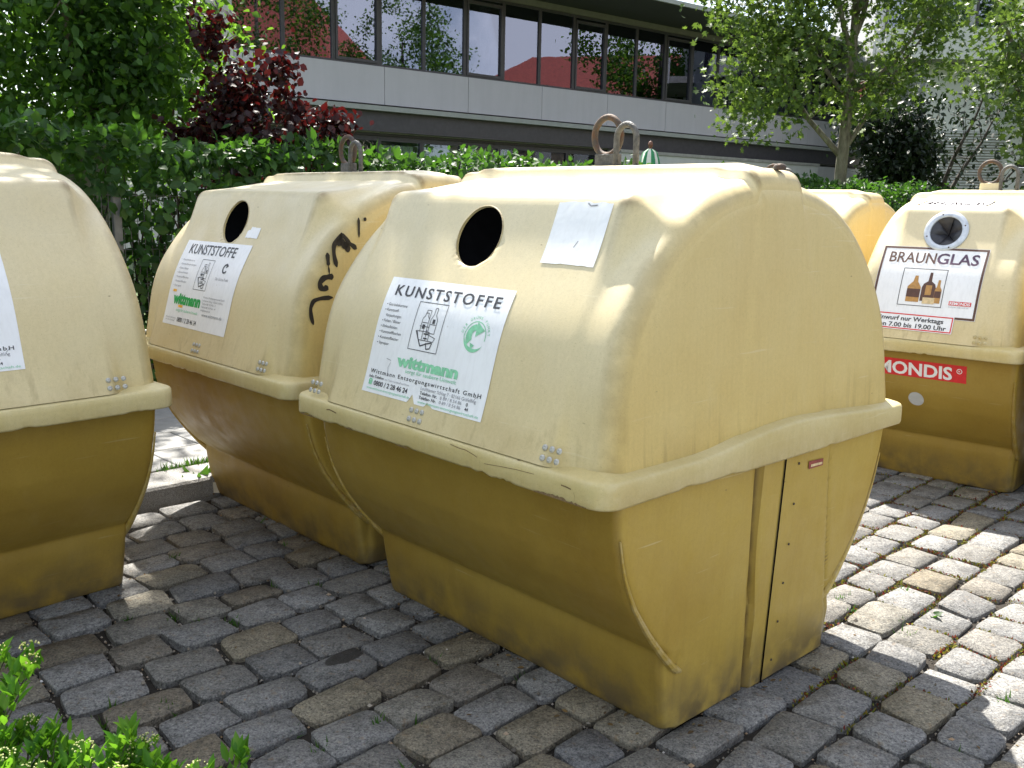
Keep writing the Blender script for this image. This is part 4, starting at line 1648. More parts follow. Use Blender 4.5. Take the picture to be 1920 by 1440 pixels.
link('grass_tufts', leaf_mesh('grass_tufts', BLADE_V * np.array((1.5, 1, 1)), BLADE_F, np.array(pp), np.array(dv), np.array(nv), np.array(sv), M['grass']), None, kind='stuff', label='small grass tufts growing in the cobble joints')
# one broad weed in a sunlit joint
weed = thing('weed', 'small dark green broad-leaved weed in a sunlit cobble joint', 'weed', (1.63, 3.37, GZ))
n = 9
rr = np.random.default_rng(33)
a = np.linspace(0, 6.28, n, endpoint=False) + rr.normal(0, .2, n)
foliage(weed, 'foliage', LEAF_V, LEAF_F, np.tile([1.63, 3.37, GZ + .01], (n, 1)), np.stack([np.cos(a), np.sin(a), rr.uniform(.3, 1.2, n)], -1), np.tile([0., 0, 1], (n, 1)) + rr.normal(0, .2, (n, 3)), rr.uniform(.03, .065, n), M['hedge'], 9)

# ------------------------------------------------------------------ kerb and sidewalk
KZ = .095
kerb = thing('kerb', 'low stone kerb behind the bins', None, kind='structure')
a = -2.2
rr = np.random.default_rng(41)
while a < 14:
    L = .98
    mb = MB()
    p = []
    mb.cbox((0, 0, -.08), (L - .012, .28, KZ), .012)
    o = mb.build('kerb_stone', M['kerb'], kerb)
    o.matrix_local = Matrix.Translation(rc(a, -4.42)) @ Matrix.Rotation(R(45), 4, 'Z')
    a += L
side = thing('sidewalk', 'pale slab sidewalk between kerb and hedge', None, kind='structure')
mb = MB()
mb.add([rc(-3, -4.70, KZ - .03), rc(-3, -6.45, KZ - .03), rc(15, -6.45, KZ - .03), rc(15, -4.70, KZ - .03)], [(3, 2, 1, 0)])
mb.build('joint_bed', M['soil'], side)
slab_me = MB().cbox((0, 0, -.05), (.592, .372, 0), .004).mesh('paving_slab', M['slab'])
for r_ in range(4):
    for k in range(26):
        aa = -2.6 + k * .6 + (.3 if r_ % 2 else 0)
        o = link('paving_slab', slab_me, side)
        o.matrix_local = Matrix.Translation(rc(aa, -4.735 - r_ * .38, KZ - .004)) @ Matrix.Rotation(R(45), 4, 'Z')
# grass at the back of the kerb, a weed and a scrap of paper in the gutter
pp, dv, nv, sv = [], [], [], []
for _ in range(1500):
    aa = rr.uniform(1.6, 3.6)
    p = ROW * aa + ACR * (-4.71 + rr.normal(0, .012))
    pp.append((p.x, p.y, KZ - .03))
    q = rr.normal(size=3)
    dv.append((q[0] * .5, q[1] * .5, .6 + abs(q[2])))
    nv.append(rr.normal(size=3))
    sv.append(rr.uniform(.02, .075) * (1.1 if math.sin(aa * 9) > -.2 else .35))
link('kerb_grass', leaf_mesh('kerb_grass', BLADE_V * np.array((1.4, 1, 1)), BLADE_F, np.array(pp), np.array(dv), np.array(nv), np.array(sv), M['grass']), None, kind='stuff', label='grass growing along the back of the kerb')
gw = thing('weed', 'upright bright green weed in the gutter behind two bins', 'weed', (-1.655, 4.74, GZ))
n = 7
a = rr.uniform(0, 6.28, n)
foliage(gw, 'foliage', NARROW_V, LEAF_F, np.tile([-1.655, 4.74, GZ], (n, 1)) + rr.normal(0, .012, (n, 3)) * np.array((1, 1, 0)), np.stack([np.cos(a) * .45, np.sin(a) * .45, np.full(n, 1.0)], -1), rr.normal(size=(n, 3)), rr.uniform(.10, .19, n), M['grass'], 7)
mb = MB()
mb.add([(-.022, -.014, 0), (.024, -.016, .002), (.021, .016, 0), (-.02, .018, .004), (-.02, -.016, .055), (.026, -.012, .062), (.019, .013, .058), (-.024, .015, .066)], [(0, 3, 2, 1), (4, 5, 6, 7), (0, 1, 5, 4), (1, 2, 6, 5), (2, 3, 7, 6), (3, 0, 4, 7)])
lt = mb.build('crumpled_packet', M['litter'], None, label='small crumpled pale packet lying in the gutter by the kerb', category='litter')
lt.location = (-1.535, 4.715, .008)

# ------------------------------------------------------------------ low shrub in the foreground
def shrub_leaves(rr, stems, per, size, spread):
    pos, d, nr, sz, tips = [], [], [], [], []
    for (bx, by, tx, ty, tz) in stems:
        base = np.array((bx, by, 0.02))
        tip = np.array((tx, ty, tz))
        for k in range(per):
            f = rr.uniform(.35, 1.0) ** .7
            p = base + (tip - base) * f + rr.normal(0, .012, 3)
            p[2] = base[2] + (tip[2] - base[2]) * (1 - (1 - f) ** 1.4)
            a = rr.uniform(0, 6.28)
            up_ = .55 + .9 * f
            pos.append(p)
            d.append((math.cos(a) * spread, math.sin(a) * spread, up_ + rr.normal(0, .25)))
            nr.append((rr.normal(0, .5) - math.cos(a), rr.normal(0, .5) - math.sin(a), 1.0))
            sz.append(size * rr.uniform(.65, 1.25))
        tips.append(tip)
    return np.array(pos), np.array(d), np.array(nr), np.array(sz), tips


bush = thing('flowering_shrub', 'bright green low shrub with tiny yellow white buds at the corner of the cobbles', 'shrub', (-1.0, 1.75, 0))
rr = np.random.default_rng(51)
stems = []
for _ in range(250):
    x = rr.uniform(-1.75, -.60)
    y = rr.uniform(1.35, 2.02)
    hmax = .475 - .13 * (x + 1.2) + .03 * math.sin(x * 9 + 1) - .14 * max(0, (y - 1.6)) * 2
    if x > -.72:
        hmax -= .05
    tz = hmax * rr.uniform(.72, 1.0)
    stems.append((x + rr.normal(0, .05), y - .05 + rr.normal(0, .04), x, y, tz))
for _ in range(26):   # the taller shoots at the left edge
    x, y = rr.uniform(-1.40, -1.075), rr.uniform(1.95, 2.10)
    stems.append((x - .15, y - .1, x, y, rr.uniform(.40, .49)))
pos, d_, nr_, sz_, tips = shrub_leaves(rr, stems, 34, .044, .75)
foliage(bush, 'foliage', NARROW_V, LEAF_F, pos, d_, nr_, sz_, M['bush'], 300)
bp_, bd, bn, bs = [], [], [], []
for tpt in tips:
    if rr.random() < .42:
        c = tpt + np.array((0, 0, .022))
        for _ in range(int(rr.integers(14, 30))):
            q = rr.normal(0, 1, 3)
            q /= np.linalg.norm(q)
            q[2] = abs(q[2]) * .6
            bp_.append(c + q * np.array((.022, .022, .016)))
            bd.append(rr.normal(size=3))
            bn.append(rr.normal(size=3))
            bs.append(rr.uniform(.004, .0065))
BUD_V = np.array([(1, 0, 0), (-1, 0, 0), (0, 1, 0), (0, -1, 0), (0, 0, 1), (0, 0, -1)], float) * .5
link('buds', leaf_mesh('buds', BUD_V, oct_f, np.array(bp_) - np.array(bush.location), np.array(bd), np.array(bn), np.array(bs), M['bud']), bush, kind='stuff')
mb = MB()
for s in stems:
    mb.tube([(s[0] + 1.0, s[1] - 1.75, 0), ((s[0] + s[2]) / 2 + 1.0, (s[1] + s[3]) / 2 - 1.75, s[4] * .6), (s[2] + 1.0, s[3] - 1.75, s[4])], [.003, .0025, .0015], 4, cap=False)
mb.build('stems', M['bark'], bush, kind='stuff')

# ------------------------------------------------------------------ hedge and wire fence
hedge = thing('hedge', 'long clipped green hedge behind the bins with a wire fence inside', 'hedge', rc(6, -6.9))
rr = np.random.default_rng(61)


def hedge_leaves(a0, a1, dens, size, deep):
    A = a1 - a0
    out = []
    nf = int(A * 2.0 * dens)
    # front face, slightly wavy
    a = rr.uniform(a0, a1, nf)
    z = rr.uniform(.05, 1.90, nf)
    w = .07 * np.sin(a * 2.3) + .05 * np.sin(a * 5.1 + z * 3)
    depth = -6.62 + w - np.abs(rr.normal(0, .16, nf)) - .25 * np.clip(z - 1.64, 0, 1)
    nrm = np.array(ACR)[None] * 1.0 + rr.normal(0, .55, (nf, 3)) + np.array((0, 0, .35))
    out.append((a, depth, z, nrm))
    nt_ = int(A * .75 * dens * 1.15)
    a = rr.uniform(a0, a1, nt_)
    depth = rr.uniform(-7.35, -6.66, nt_)
    z = 1.905 + .045 * np.sin(a * 3.1) + .035 * np.sin(a * 7.7 + depth * 4) + rr.normal(0, .035, nt_) - np.abs(rr.normal(0, .03, nt_)) + np.where(rr.random(nt_) < .06, rr.uniform(0, .12, nt_), 0)
    nrm = np.tile((0, 0, 1.0), (nt_, 1)) + rr.normal(0, .5, (nt_, 3)) + np.array(ACR)[None] * .25
    out.append((a, depth, z, nrm))
    nb = int(A * dens * deep)
    a = rr.uniform(a0, a1, nb)
    depth = rr.uniform(-7.4, -6.8, nb)
    z = rr.uniform(.1, 1.84, nb)
    out.append((a, depth, z, rr.normal(size=(nb, 3))))
    a = np.concatenate([o[0] for o in out])
    dp = np.concatenate([o[1] for o in out])
    z = np.concatenate([o[2] for o in out])
    nrm = np.concatenate([o[3] for o in out])
    pos = a[:, None] * np.array(ROW)[None] + dp[:, None] * np.array(ACR)[None]
    pos[:, 2] = z
    N = len(a)
    d = rr.normal(0, .6, (N, 3)) + np.array((0, 0, -.25))
    topm = z > 1.87
    d[topm] += np.array((0, 0, .5))
    return pos, d, nrm, size * rr.uniform(.65, 1.3, N)


A_ = hedge_leaves(-.5, 5.2, 640, .092, 1.0)
B_ = hedge_leaves(5.2, 9.0, 520, .082, .9)
C_ = hedge_leaves(9.0, 18.5, 330, .09, .8)
pos, d_, nr_, sz_ = [np.concatenate(t) for t in zip(A_, B_, C_)]
foliage(hedge, 'foliage', LEAF_V * np.array((1.2, 1, 1)), LEAF_F, pos, d_, nr_, sz_, M['hedge'], 300)
mb = MB()
hl = Vector(hedge.location)
for _ in range(420):
    a = rr.uniform(-.5, 18.5)
    b0 = rr.uniform(-7.25, -6.85)
    p0 = Vector(rc(a, b0, 0)) - hl
    p1 = Vector(rc(a + rr.normal(0, .1), b0 + rr.normal(0, .06), .8)) - hl
    p2 = Vector(rc(a + rr.normal(0, .2), b0 + rr.normal(0, .12), rr.uniform(1.4, 1.84))) - hl
    mb.tube([p0, p1, p2], [.016, .011, .004], 5, cap=False)
mb.build('branches', M['dark_bark'], hedge, kind='stuff')

fence = thing('wire_fence', 'grey welded wire fence with square posts along the hedge foot', 'fence', rc(2.0, -6.70))
fence.rotation_euler = (0, 0, R(45))
rod = lambda a, b, r_: MB().tube([a, b], r_, 5)
for k in range(6):
    x = -2.2 + 2.5 * k + .44
    MB().cbox((x - .03, -.02, 0), (x + .03, .02, 1.52), .004).build('post', M['fence'], fence)
vm = MB().tube([(0, 0, .06), (0, 0, 1.545)], .0028, 5).mesh('vertical_wire', M['fence'])
hm = MB().tube([(0, 0, 0), (12.5, 0, 0)], .0034, 5).mesh('horizontal_wire', M['fence'])
for z in (.1, .3, .5, .7, .9, 1.15, 1.35, 1.53):
    link('horizontal_wire', hm, fence, loc=(-2.2, .026, z))
for k in range(100):
    link('vertical_wire', vm, fence, loc=(-2.0 + .05 * k, .032, 0))
mb = MB()
for k in range(100, 240):
    mb.tube([(-2.0 + .05 * k, .032, .06), (-2.0 + .05 * k, .032, 1.545)], .0028, 4)
mb.build('vertical_wires', M['fence'], fence, kind='stuff')


# ------------------------------------------------------------------ trees
def limb_path(rr, p0, direc, length, n=6, wob=.12, upw=.15):
    p = np.array(p0, float)
    d = np.array(direc, float)
    d /= np.linalg.norm(d)
    pts = [p.copy()]
    for _ in range(n):
        d = d + rr.normal(0, wob, 3) + np.array((0, 0, upw))
        d /= np.linalg.norm(d)
        p = p + d * length / n
        pts.append(p.copy())
    return pts


def crown_leaves(rr, tips, per, spread, size, up=.4, droop=0.0):
    pos = []
    for t in tips:
        n = int(per * rr.uniform(.6, 1.3))
        pos.append(np.array(t)[None] + rr.normal(0, 1, (n, 3)) * np.array(spread)[None])
    pos = np.concatenate(pos)
    N = len(pos)
    d = rr.normal(0, 1, (N, 3)) + np.array((0, 0, -.5 - droop))
    nr = rr.normal(0, .7, (N, 3)) + np.array((0, 0, up + .4))
    return pos, d, nr, size * rr.uniform(.6, 1.25, N)


def tree(name, label, cat, base, trunk_pts, trunk_rad, limbs, leaf_args, mat, bark, tv, tf, n_ind, twig=True, per=30, spread=(.3, .3, .25), size=.1, seed=1, group=None, extra_tips=None, sub=3, up=.4):
    rr = np.random.default_rng(seed)
    root = thing(name, label, cat, base, 0, group)
    MB().tube(trunk_pts, trunk_rad, 12).build('trunk', bark, root, True)
    tips = []
    tw = MB()
    for (p0, dr, L, r0) in limbs:
        pts = limb_path(rr, p0, dr, L)
        MB().tube(pts, [r0 * (1 - .8 * i / (len(pts) - 1)) for i in range(len(pts))], 8).build('limb', bark, root, True)
        for i in range(2, len(pts)):
            for _ in range(sub):
                dd2 = rr.normal(0, 1, 3) + np.array(dr) * .6 + np.array((0, 0, .2))
                q = limb_path(rr, pts[i], dd2, L * rr.uniform(.18, .42), 3, .2, .08)
                tw.tube(q, [r0 * .22, r0 * .15, r0 * .1, .004], 5, cap=False)
                tips += q[1:]
        tips.append(pts[-1])
    if twig and tw.v:
        tw.build('twigs', bark, root, True, kind='stuff')
    if extra_tips is not None:
        tips += list(extra_tips)
    pos, d, nr, sz = crown_leaves(rr, tips, per, spread, size, up)
    foliage(root, 'crown', tv, tf, pos + np.array(base)[None], d, nr, sz, mat, n_ind)
    return root


def cloud_tips(rr, n, cen, rad, shell=.55):
    v = rand_unit(rr, n)
    r = rr.uniform(shell, 1.0, n) ** .7
    return np.array(cen)[None] + v * r[:, None] * np.array(rad)[None]


# dense broad-leaved tree left, crown starting just above the hedge
rr = np.random.default_rng(71)
tipsA = np.concatenate([cloud_tips(rr, 330, (-.5, .3, 3.0), (1.75, 1.2, 1.75), .35), cloud_tips(rr, 150, (-.9, .3, 5.0), (2.3, 1.4, 1.7), .3), cloud_tips(rr, 55, (.40, -.2, 3.2), (.62, .6, 1.0), .2), cloud_tips(rr, 165, (1.75, -.3, 8.35), (.82, .8, .55), .05), cloud_tips(rr, 170, (-1.0, 1.3, 2.5), (2.3, .6, 2.1), .1), cloud_tips(rr, 70, (.2, -.1, 6.6), (1.1, .9, 1.0), .1)])
tree('broadleaf_tree', 'dense bright green tree rising behind the hedge left of the office windows', 'tree', (-3.9, 8.9, 0),
     [(0, 0, 0), (.03, 0, 1.2), (-.05, .05, 2.6), (.0, .1, 4.2), (-.1, .1, 5.6), (.1, 0, 7.0)], [.17, .15, .12, .09, .06, .02],
     [((0, 0, 1.5), (-1, -.3, .7), 2.0, .06), ((0, 0, 1.7), (.6, -.4, .8), 1.2, .055), ((0, 0, 2.4), (.2, -1, .7), 1.6, .05), ((0, .1, 2.8), (-.7, .6, .8), 1.9, .05), ((0, .1, 3.4), (.5, .3, 1.1), 1.2, .045), ((-.05, .1, 5.2), (.48, -.1, 1), 3.6, .05)],
     None, M['tree_dark'], M['bark'], ROUND_V * np.array((.9, 1, 1)), LEAF_F, 300, per=44, spread=(.22, .22, .2), size=.085, seed=72, extra_tips=tipsA, sub=2)

# purple-leaved shrub
rr = np.random.default_rng(73)
tipsR = np.concatenate([cloud_tips(rr, 54, (.03, 0, 2.30), (.38, .32, .38), .1), cloud_tips(rr, 12, (-.16, 0, 2.85), (.12, .12, .2), .1), cloud_tips(rr, 7, (.40, 0, 2.62), (.10, .12, .10), .1), cloud_tips(rr, 11, (.80, .1, 2.17), (.18, .15, .08), .1), cloud_tips(rr, 6, (-.42, 0, 2.05), (.15, .15, .1), .1)])
tree('purple_shrub', 'dark purple red leaved shrub showing above the hedge', 'shrub', (-2.42, 8.25, 0),
     [(0, 0, 0), (.03, 0, .8), (.0, .05, 1.6), (-.05, .05, 2.3)], [.05, .04, .03, .012],
     [((0, 0, 1.0), (-.3, -.1, 1), 1.0, .025), ((0, 0, 1.0), (.35, -.1, 1), 1.1, .025), ((0, 0, 1.2), (.9, .05, .8), 1.2, .02)],
     None, M['red_leaf'], M['dark_bark'], ROUND_V, LEAF_F, 300, per=24, spread=(.075, .075, .07), size=.075, seed=74, extra_tips=tipsR, sub=1)

# maple on the right
rr = np.random.default_rng(75)
BASE_M = (5.05, 15.0, 0)
tipsM = np.concatenate([cloud_tips(rr, 46, (-1.15, -.2, 3.95), (1.15, 1.1, .75), .15), cloud_tips(rr, 30, (-1.35, -.2, 3.1), (.75, .7, .45), .15), cloud_tips(rr, 26, (.9, -.1, 4.3), (1.3, 1.1, .8), .2),
                        cloud_tips(rr, 14, (1.9, 0, 3.7), (.7, .7, .35), .15), cloud_tips(rr, 14, (.25, -.3, 3.2), (.5, .5, .3), .1), cloud_tips(rr, 90, (0, 0, 5.6), (2.3, 2.0, 1.2), .3), cloud_tips(rr, 20, (-1.85, 0, 4.65), (.5, .6, .4), .1), cloud_tips(rr, 16, (-1.2, -.2, 4.6), (.6, .6, .4), .1)])
tree('maple_tree', 'light green maple with a pale trunk standing in front of the office block', 'tree', BASE_M,
     [(0, 0, 0), (.0, 0, 1.2), (.02, 0, 2.4), (.05, 0, 3.6), (.03, 0, 4.8), (.05, 0, 6.2)], [.105, .095, .09, .07, .05, .02],
     [((0, 0, 2.35), (-.95, -.2, .75), 2.3, .05), ((0, 0, 2.4), (.9, -.1, .9), 2.3, .05), ((.03, 0, 3.2), (-.9, .1, .85), 2.2, .04), ((.03, 0, 3.3), (1.0, -.1, .5), 2.4, .04), ((.04, 0, 3.9), (-.7, -.2, 1), 2.0, .05), ((.04, 0, 4.1), (.6, .2, 1.0), 2.0, .05), ((.04, 0, 4.4), (.2, -.8, .9), 1.6, .045)],
     None, M['maple'], M['bark'], PALM_V, PALM_F, 300, per=27, spread=(.20, .20, .17), size=.098, seed=76, extra_tips=tipsM, sub=2)

# tree whose boughs hang in from the right
rr = np.random.default_rng(77)
tipsN = np.concatenate([cloud_tips(rr, 30, (-.55, 0, 2.7), (.75, .7, .75), .15), cloud_tips(rr, 56, (-.3, 0, 4.0), (1.4, 1.1, .8), .2), cloud_tips(rr, 60, (.8, 0, 4.4), (1.5, 1.2, 1.6), .2)])
tree('street_tree', 'light green tree hanging in at the right edge above the brown-glass bin', 'tree', (6.95, 11.6, 0),
     [(0, 0, 0), (.0, 0, 1.6), (-.02, 0, 3.0), (-.05, 0, 4.6), (0, 0, 5.8)], [.16, .15, .13, .08, .03],
     [((0, 0, 2.2), (-1, -.1, .35), 1.7, .05), ((0, 0, 2.7), (-1, .2, .7), 2.0, .05), ((0, 0, 3.2), (-.8, -.4, 1), 1.8, .05), ((0, 0, 2.9), (.8, .2, .8), 1.8, .05)],
     None, M['maple'], M['bark'], PALM_V, PALM_F, 300, per=17, spread=(.17, .17, .15), size=.095, seed=78, extra_tips=tipsN, sub=2)

# dark evergreen between office and white building
rr = np.random.default_rng(79)
tipsE = np.concatenate([cloud_tips(rr, 90, (0, 0, 2.35), (.36, .45, 1.45), .1), cloud_tips(rr, 22, (-.6, 0, 3.0), (.4, .3, .3), .1)])
tree('evergreen_tree', 'very dark evergreen standing between maple trunk and white building', 'tree', (7.25, 18.2, 0),
     [(0, 0, 0), (0, 0, 1.5), (0, 0, 3.4)], [.10, .08, .03], [((0, 0, 1.6), (-1, 0, .9), 1.1, .03), ((0, 0, 2.0), (.8, 0, .9), .9, .03)],
     None, M['shade_leaf'], M['dark_bark'], LEAF_V, LEAF_F, 60, per=46, spread=(.19, .19, .19), size=.12, seed=80, extra_tips=tipsE, sub=1)
# thin multi-stemmed tree against the white wall
tree('small_tree', 'slender dark many-stemmed tree spreading in front of the louvred white wall', 'tree', (8.4, 19.0, 0),
     [(0, 0, 0), (.0, 0, 1.0), (.02, 0, 2.0)], [.09, .08, .07],
     [((0, 0, 1.0), (-.7, 0, 1), 1.6, .05), ((.02, 0, 1.9), (.05, 0, 1), 2.2, .05), ((.02, 0, 1.6), (.9, 0, 1), 2.4, .05), ((.02, 0, 1.2), (1.2, 0, .8), 2.2, .05), ((.02, 0, 2.0), (-.4, 0, 1), 1.8, .04)],
     None, M['shade_leaf'], M['dark_bark'], LEAF_V, LEAF_F, 60, per=9, spread=(.2, .2, .17), size=.12, seed=82, sub=2)

# ------------------------------------------------------------------ office block
T51 = R(51)
office = thing('office_building', 'long grey office block with a ribbon of dark windows behind the hedge', 'building', (-20 * math.cos(T51), 20 * math.sin(T51), 0), R(39))
bx = lambda name, a, b, mat, par=None, **kw: MB().box(a, b).build(name, mat, par or office, **kw)
X0, X1 = 8.40, 34.0
J = [X0] + [9.66 + 2.46 * k for k in range(10)] + [X1]
for a, b in zip(J[:-1], J[1:]):
    bx('facade_panel', (a + .007, 0, 3.80), (b - .007, .06, 4.66), M['panel'])
    bx('lower_panel', (a + .010, .22, 3.16), (b - .010, .30, 3.60), M['concrete'])
bx('panel_backing', (X0 + .01, .06, 3.16 + .02), (X1 - .01, .20, 4.64), M['wframe'])
bx('lower_backing', (X0 + .01, .30, 3.10), (X1 - .01, .36, 3.62), M['wframe'])
bx('ledge', (X0, -.10, 3.645), (X1 + .05, .20, 3.755), M['ledge'])
bx('corner_post', (8.13, -.04, 3.2), (8.385, .4, 6.81), M['whitewall'])
bx('end_wall', (8.05, .02, 0), (8.125, 8, 6.81), M['concrete'])
bx('far_end_wall', (X1 + .002, .01, 0), (X1 + .1, 8, 6.81), M['concrete'])
bx('head_beam', (8.39, .02, 6.66), (X1, .5, 6.815), M['beam'])
bx('roof', (7.3, -2.10, 6.818), (X1 + 1.2, 9, 6.92), M['soffit'])
bx('fascia', (7.28, -2.16, 6.825), (X1 + 1.25, -2.103, 6.935), M['ledge'])
bx('floor_slab', (8.13, .36, 4.46), (X1, 8, 4.62), M['interior'])
bx('back_wall', (8.13, 5.0, 0), (X1, 5.15, 6.81), M['interior'])
bx('ceiling', (8.39, .52, 6.62), (X1, 4.98, 6.70), M['interior'])
# upper windows
mull = [8.39, 9.58] + [9.58 + 1.232 * k for k in range(1, 20)]
for i, (a, b) in enumerate(zip(mull[:-1], mull[1:])):
    if b > X1:
        b = X1 - .02
    z0, z1 = 4.665, 6.655
    mb = MB()
    t = .045
    opening = i >= 2 and i % 3 == 2
    mb.box((a + .002, .06, z0), (a + t, .16, z1)).box((b - t, .06, z0), (b - .002, .16, z1)).box((a + t, .06, z0), (b - t, .16, z0 + .05)).box((a + t, .06, z1 - .06), (b - t, .16, z1))
    w = mb.build('window', M['wframe'], office)
    g0, g1 = a + t, b - t
    if opening:
        mb = MB()
        s = .06
        mb.box((g0 + .004, .035, z0 + .055), (g0 + s, .12, z1 - .13)).box((g1 - s, .035, z0 + .055), (g1 - .004, .12, z1 - .13)).box((g0 + s, .035, z0 + .055), (g1 - s, .12, z0 + .12)).box((g0 + s, .035, z1 - .20), (g1 - s, .12, z1 - .13))
        mb.build('sash', M['wframe'], w)
    MB().box((g0, .095, z0 + .04), (g1, .101, z1 - .05)).build('pane', M['glass'], w)
    if i in (0, 5, 7):
        mb = MB()
        cx = [(g0 + .5, g0 + .85), None, None, None, None, (g0 + .75, g0 + 1.1), None, (g0 + .7, g0 + 1.08)][i]
        P = [[(cx[0] + (cx[1] - cx[0]) * q / 14, .55 + .03 * (q % 2), z) for q in range(15)] for z in (4.65, 6.6)]
        mb.grid(np.array(P))
        mb.build('curtain', M['curtain'], w)
# ground floor windows
gx = [8.4] + [9.7 + 1.23 * k for k in range(8)] + [19.78]
for i, (a, b) in enumerate(zip(gx[:-1], gx[1:])):
    mb = MB()
    t = .05
    mb.box((a + .002, .32, .5), (a + t, .42, 3.09)).box((b - t, .32, .5), (b - .002, .42, 3.09)).box((a + t, .32, 2.98), (b - t, .42, 3.09)).box((a + t, .32, .5), (b - t, .42, .56))
    w = mb.build('window', M['wframe'], office)
    MB().box((a + t, .365, .56), (b - t, .371, 2.98)).build('pane', M['clearglass'], w)
    if i in (3, 4, 5, 6):
        mb = MB()
        mb.grid(np.array([[(a + .1 + .95 * q / 12, .46 + .03 * (q % 2), z) for q in range(13)] for z in (.6, 2.9)]))
        mb.build('curtain', M['curtain'], w)
bx('ground_sill', (8.13, .02, 0), (19.78, .40, .495), M['concrete'])
bx('white_wall', (19.80, -.30, 0), (29.66, .34, 3.06), M['whitewall'])
bx('wall_cap', (19.78, -.34, 3.062), (29.70, .215, 3.15), M['concrete'])
bx('grey_wall', (29.70, .10, 0), (33.9, .34, 3.095), M['greywall'])


def on_office(x, y, z):
    m = office.matrix_basis if False else Matrix.Translation(office.location) @ Matrix.Rotation(R(39), 4, 'Z')
    return m @ Vector((x, y, z))


for (nm, lab, x, w, dd_, hh, mt, rz, ct) in [
        ('cardboard_box', 'yellow cardboard box low in the third office window from the left', 11.75, .26, .2, .14, M['card'], 10, 'box'),
        ('paper_stack', 'flat white paper stack on the sill of the third office window', 11.15, .55, .3, .05, M['paper'], 4, 'papers'),
        ('printer', 'white office printer on the sill right of the cardboard box', 12.35, .40, .34, .30, M['paper'], 0, 'printer'),
        ('cream_box', 'small cream box on the window sill right of the printer', 12.80, .22, .2, .16, M['tan'], 8, 'box'),
        ('leaning_folder', 'pale yellow folder leaning on the glass above the papers', 14.02, .20, .04, .36, M['canvas'], 0, 'folder'),
        ('paper_pile', 'loose white papers spread along the sill beside the leaning folder', 13.62, .80, .25, .07, M['paper'], -5, 'papers')]:
    mb = MB()
    mb.cbox((-w / 2, -dd_ / 2, 0), (w / 2, dd_ / 2, hh), min(.012, hh * .3))
    if nm == 'printer':
        mb.box((-w / 2 + .05, -dd_ / 2 - .06, .08), (w / 2 - .05, -dd_ / 2, .11))
    o = mb.build(nm, mt, None, label=lab, category=ct)
    o.location = on_office(x, .45, 4.68)
    o.rotation_euler = (R(-12) if nm == 'leaning_folder' else 0, 0, R(39 + rz))
sill_board = bx('sill_board', (8.40, .20, 4.60), (X1 - .02, .80, 4.675), M['interior'])

# folded parasol
pr = thing('parasol', 'folded green and white striped parasol with a round wooden knob behind the hedge', 'parasol', (1.80, 13.0, -.05))
MB().tube([(0, 0, 0), (0, 0, 2.36)], .02, 8).build('pole', M['wood'], pr, True)
prof = [(.21, 1.35), (.19, 1.7), (.15, 2.0), (.115, 2.2), (.085, 2.30), (.03, 2.345)]
for k in range(12):
    mb = MB()
    rows = []
    for r_, z in prof:
        row = []
        for j in range(4):
            a = 2 * math.pi * (k + j / 3) / 12
            q = r_ * (1 + .16 * math.sin(math.pi * j / 3) * (1 if k % 2 else -.6))
            row.append((q * math.cos(a), q * math.sin(a), z + (.02 * math.sin(k * 2.1) if z < 1.5 else 0)))
        rows.append(row)
    mb.grid(np.array(rows))
    mb.build('canopy_strip', M['parasol'] if k % 2 else M['canvas'], pr, True)
mb = MB()
mb.grid(np.array([[(r_ * math.cos(2 * math.pi * k / 10), r_ * math.sin(2 * math.pi * k / 10), z) for k in range(10)] for r_, z in [(.012, 2.34), (.02, 2.36), (.034, 2.39), (.034, 2.41), (.02, 2.44), (.003, 2.45)]]), close_v=True)
mb.build('knob', M['wood'], pr, True)

# white building at the right
wb = thing('white_building', 'white rendered building with louvres at the right behind the trees', 'building', (12.5, 30.0, 0), R(-4))
bx('wall', (0, 0, 0), (3.05, 6, 6.0), M['whitewall'], wb)
bx('side_wall', (3.06, .9, 0), (14, 6, 3.0), M['greywall'], wb)
bx('low_wall', (3.06, -.1, 0), (14, .02, 1.75), M['greywall'], wb)
bx('overhang', (3.06, -.6, 4.2), (14, 6, 4.5), M['soffit'], wb)
bx('upper_wall', (3.06, -.2, 4.51), (14, 6, 9.2), M['whitewall'], wb)
bx('dark_recess', (3.2, .885, 3.01), (13.9, .95, 4.19), M['soffit'], wb)
bx('balcony', (-1.6, -.9, 6.02), (3.04, -.02, 6.25), M['concrete'], wb)
bx('balcony_front', (-1.6, -.98, 6.0), (3.04, -.905, 6.9), M['whitewall'], wb)
bx('upper_storey', (-1.5, .6, 6.26), (3.04, 6, 9.6), M['whitewall'], wb)
for k in range(3):
    a = -1.2 + 1.35 * k
    f = MB().box((a, .52, 6.9), (a + .06, .598, 8.8)).box((a + 1.1, .52, 6.9), (a + 1.16, .598, 8.8)).box((a + .06, .52, 6.9), (a + 1.1, .598, 6.96)).box((a + .06, .52, 8.74), (a + 1.1, .598, 8.8)).build('window', M['wframe'], wb)
    MB().box((a + .06, .55, 6.96), (a + 1.1, .556, 8.74)).build('pane', M['glass'], f)
lv = bx('louvre_backing', (.62, -.03, 2.05), (2.52, -.003, 4.02), M['concrete'], wb)
lme = MB().box((0, -.10, 0), (1.9, -.035, .035)).mesh('louvre_slat', M['louvre'])
for k in range(24):
    link('louvre_slat', lme, wb, loc=(.62, 0, 2.07 + .082 * k))

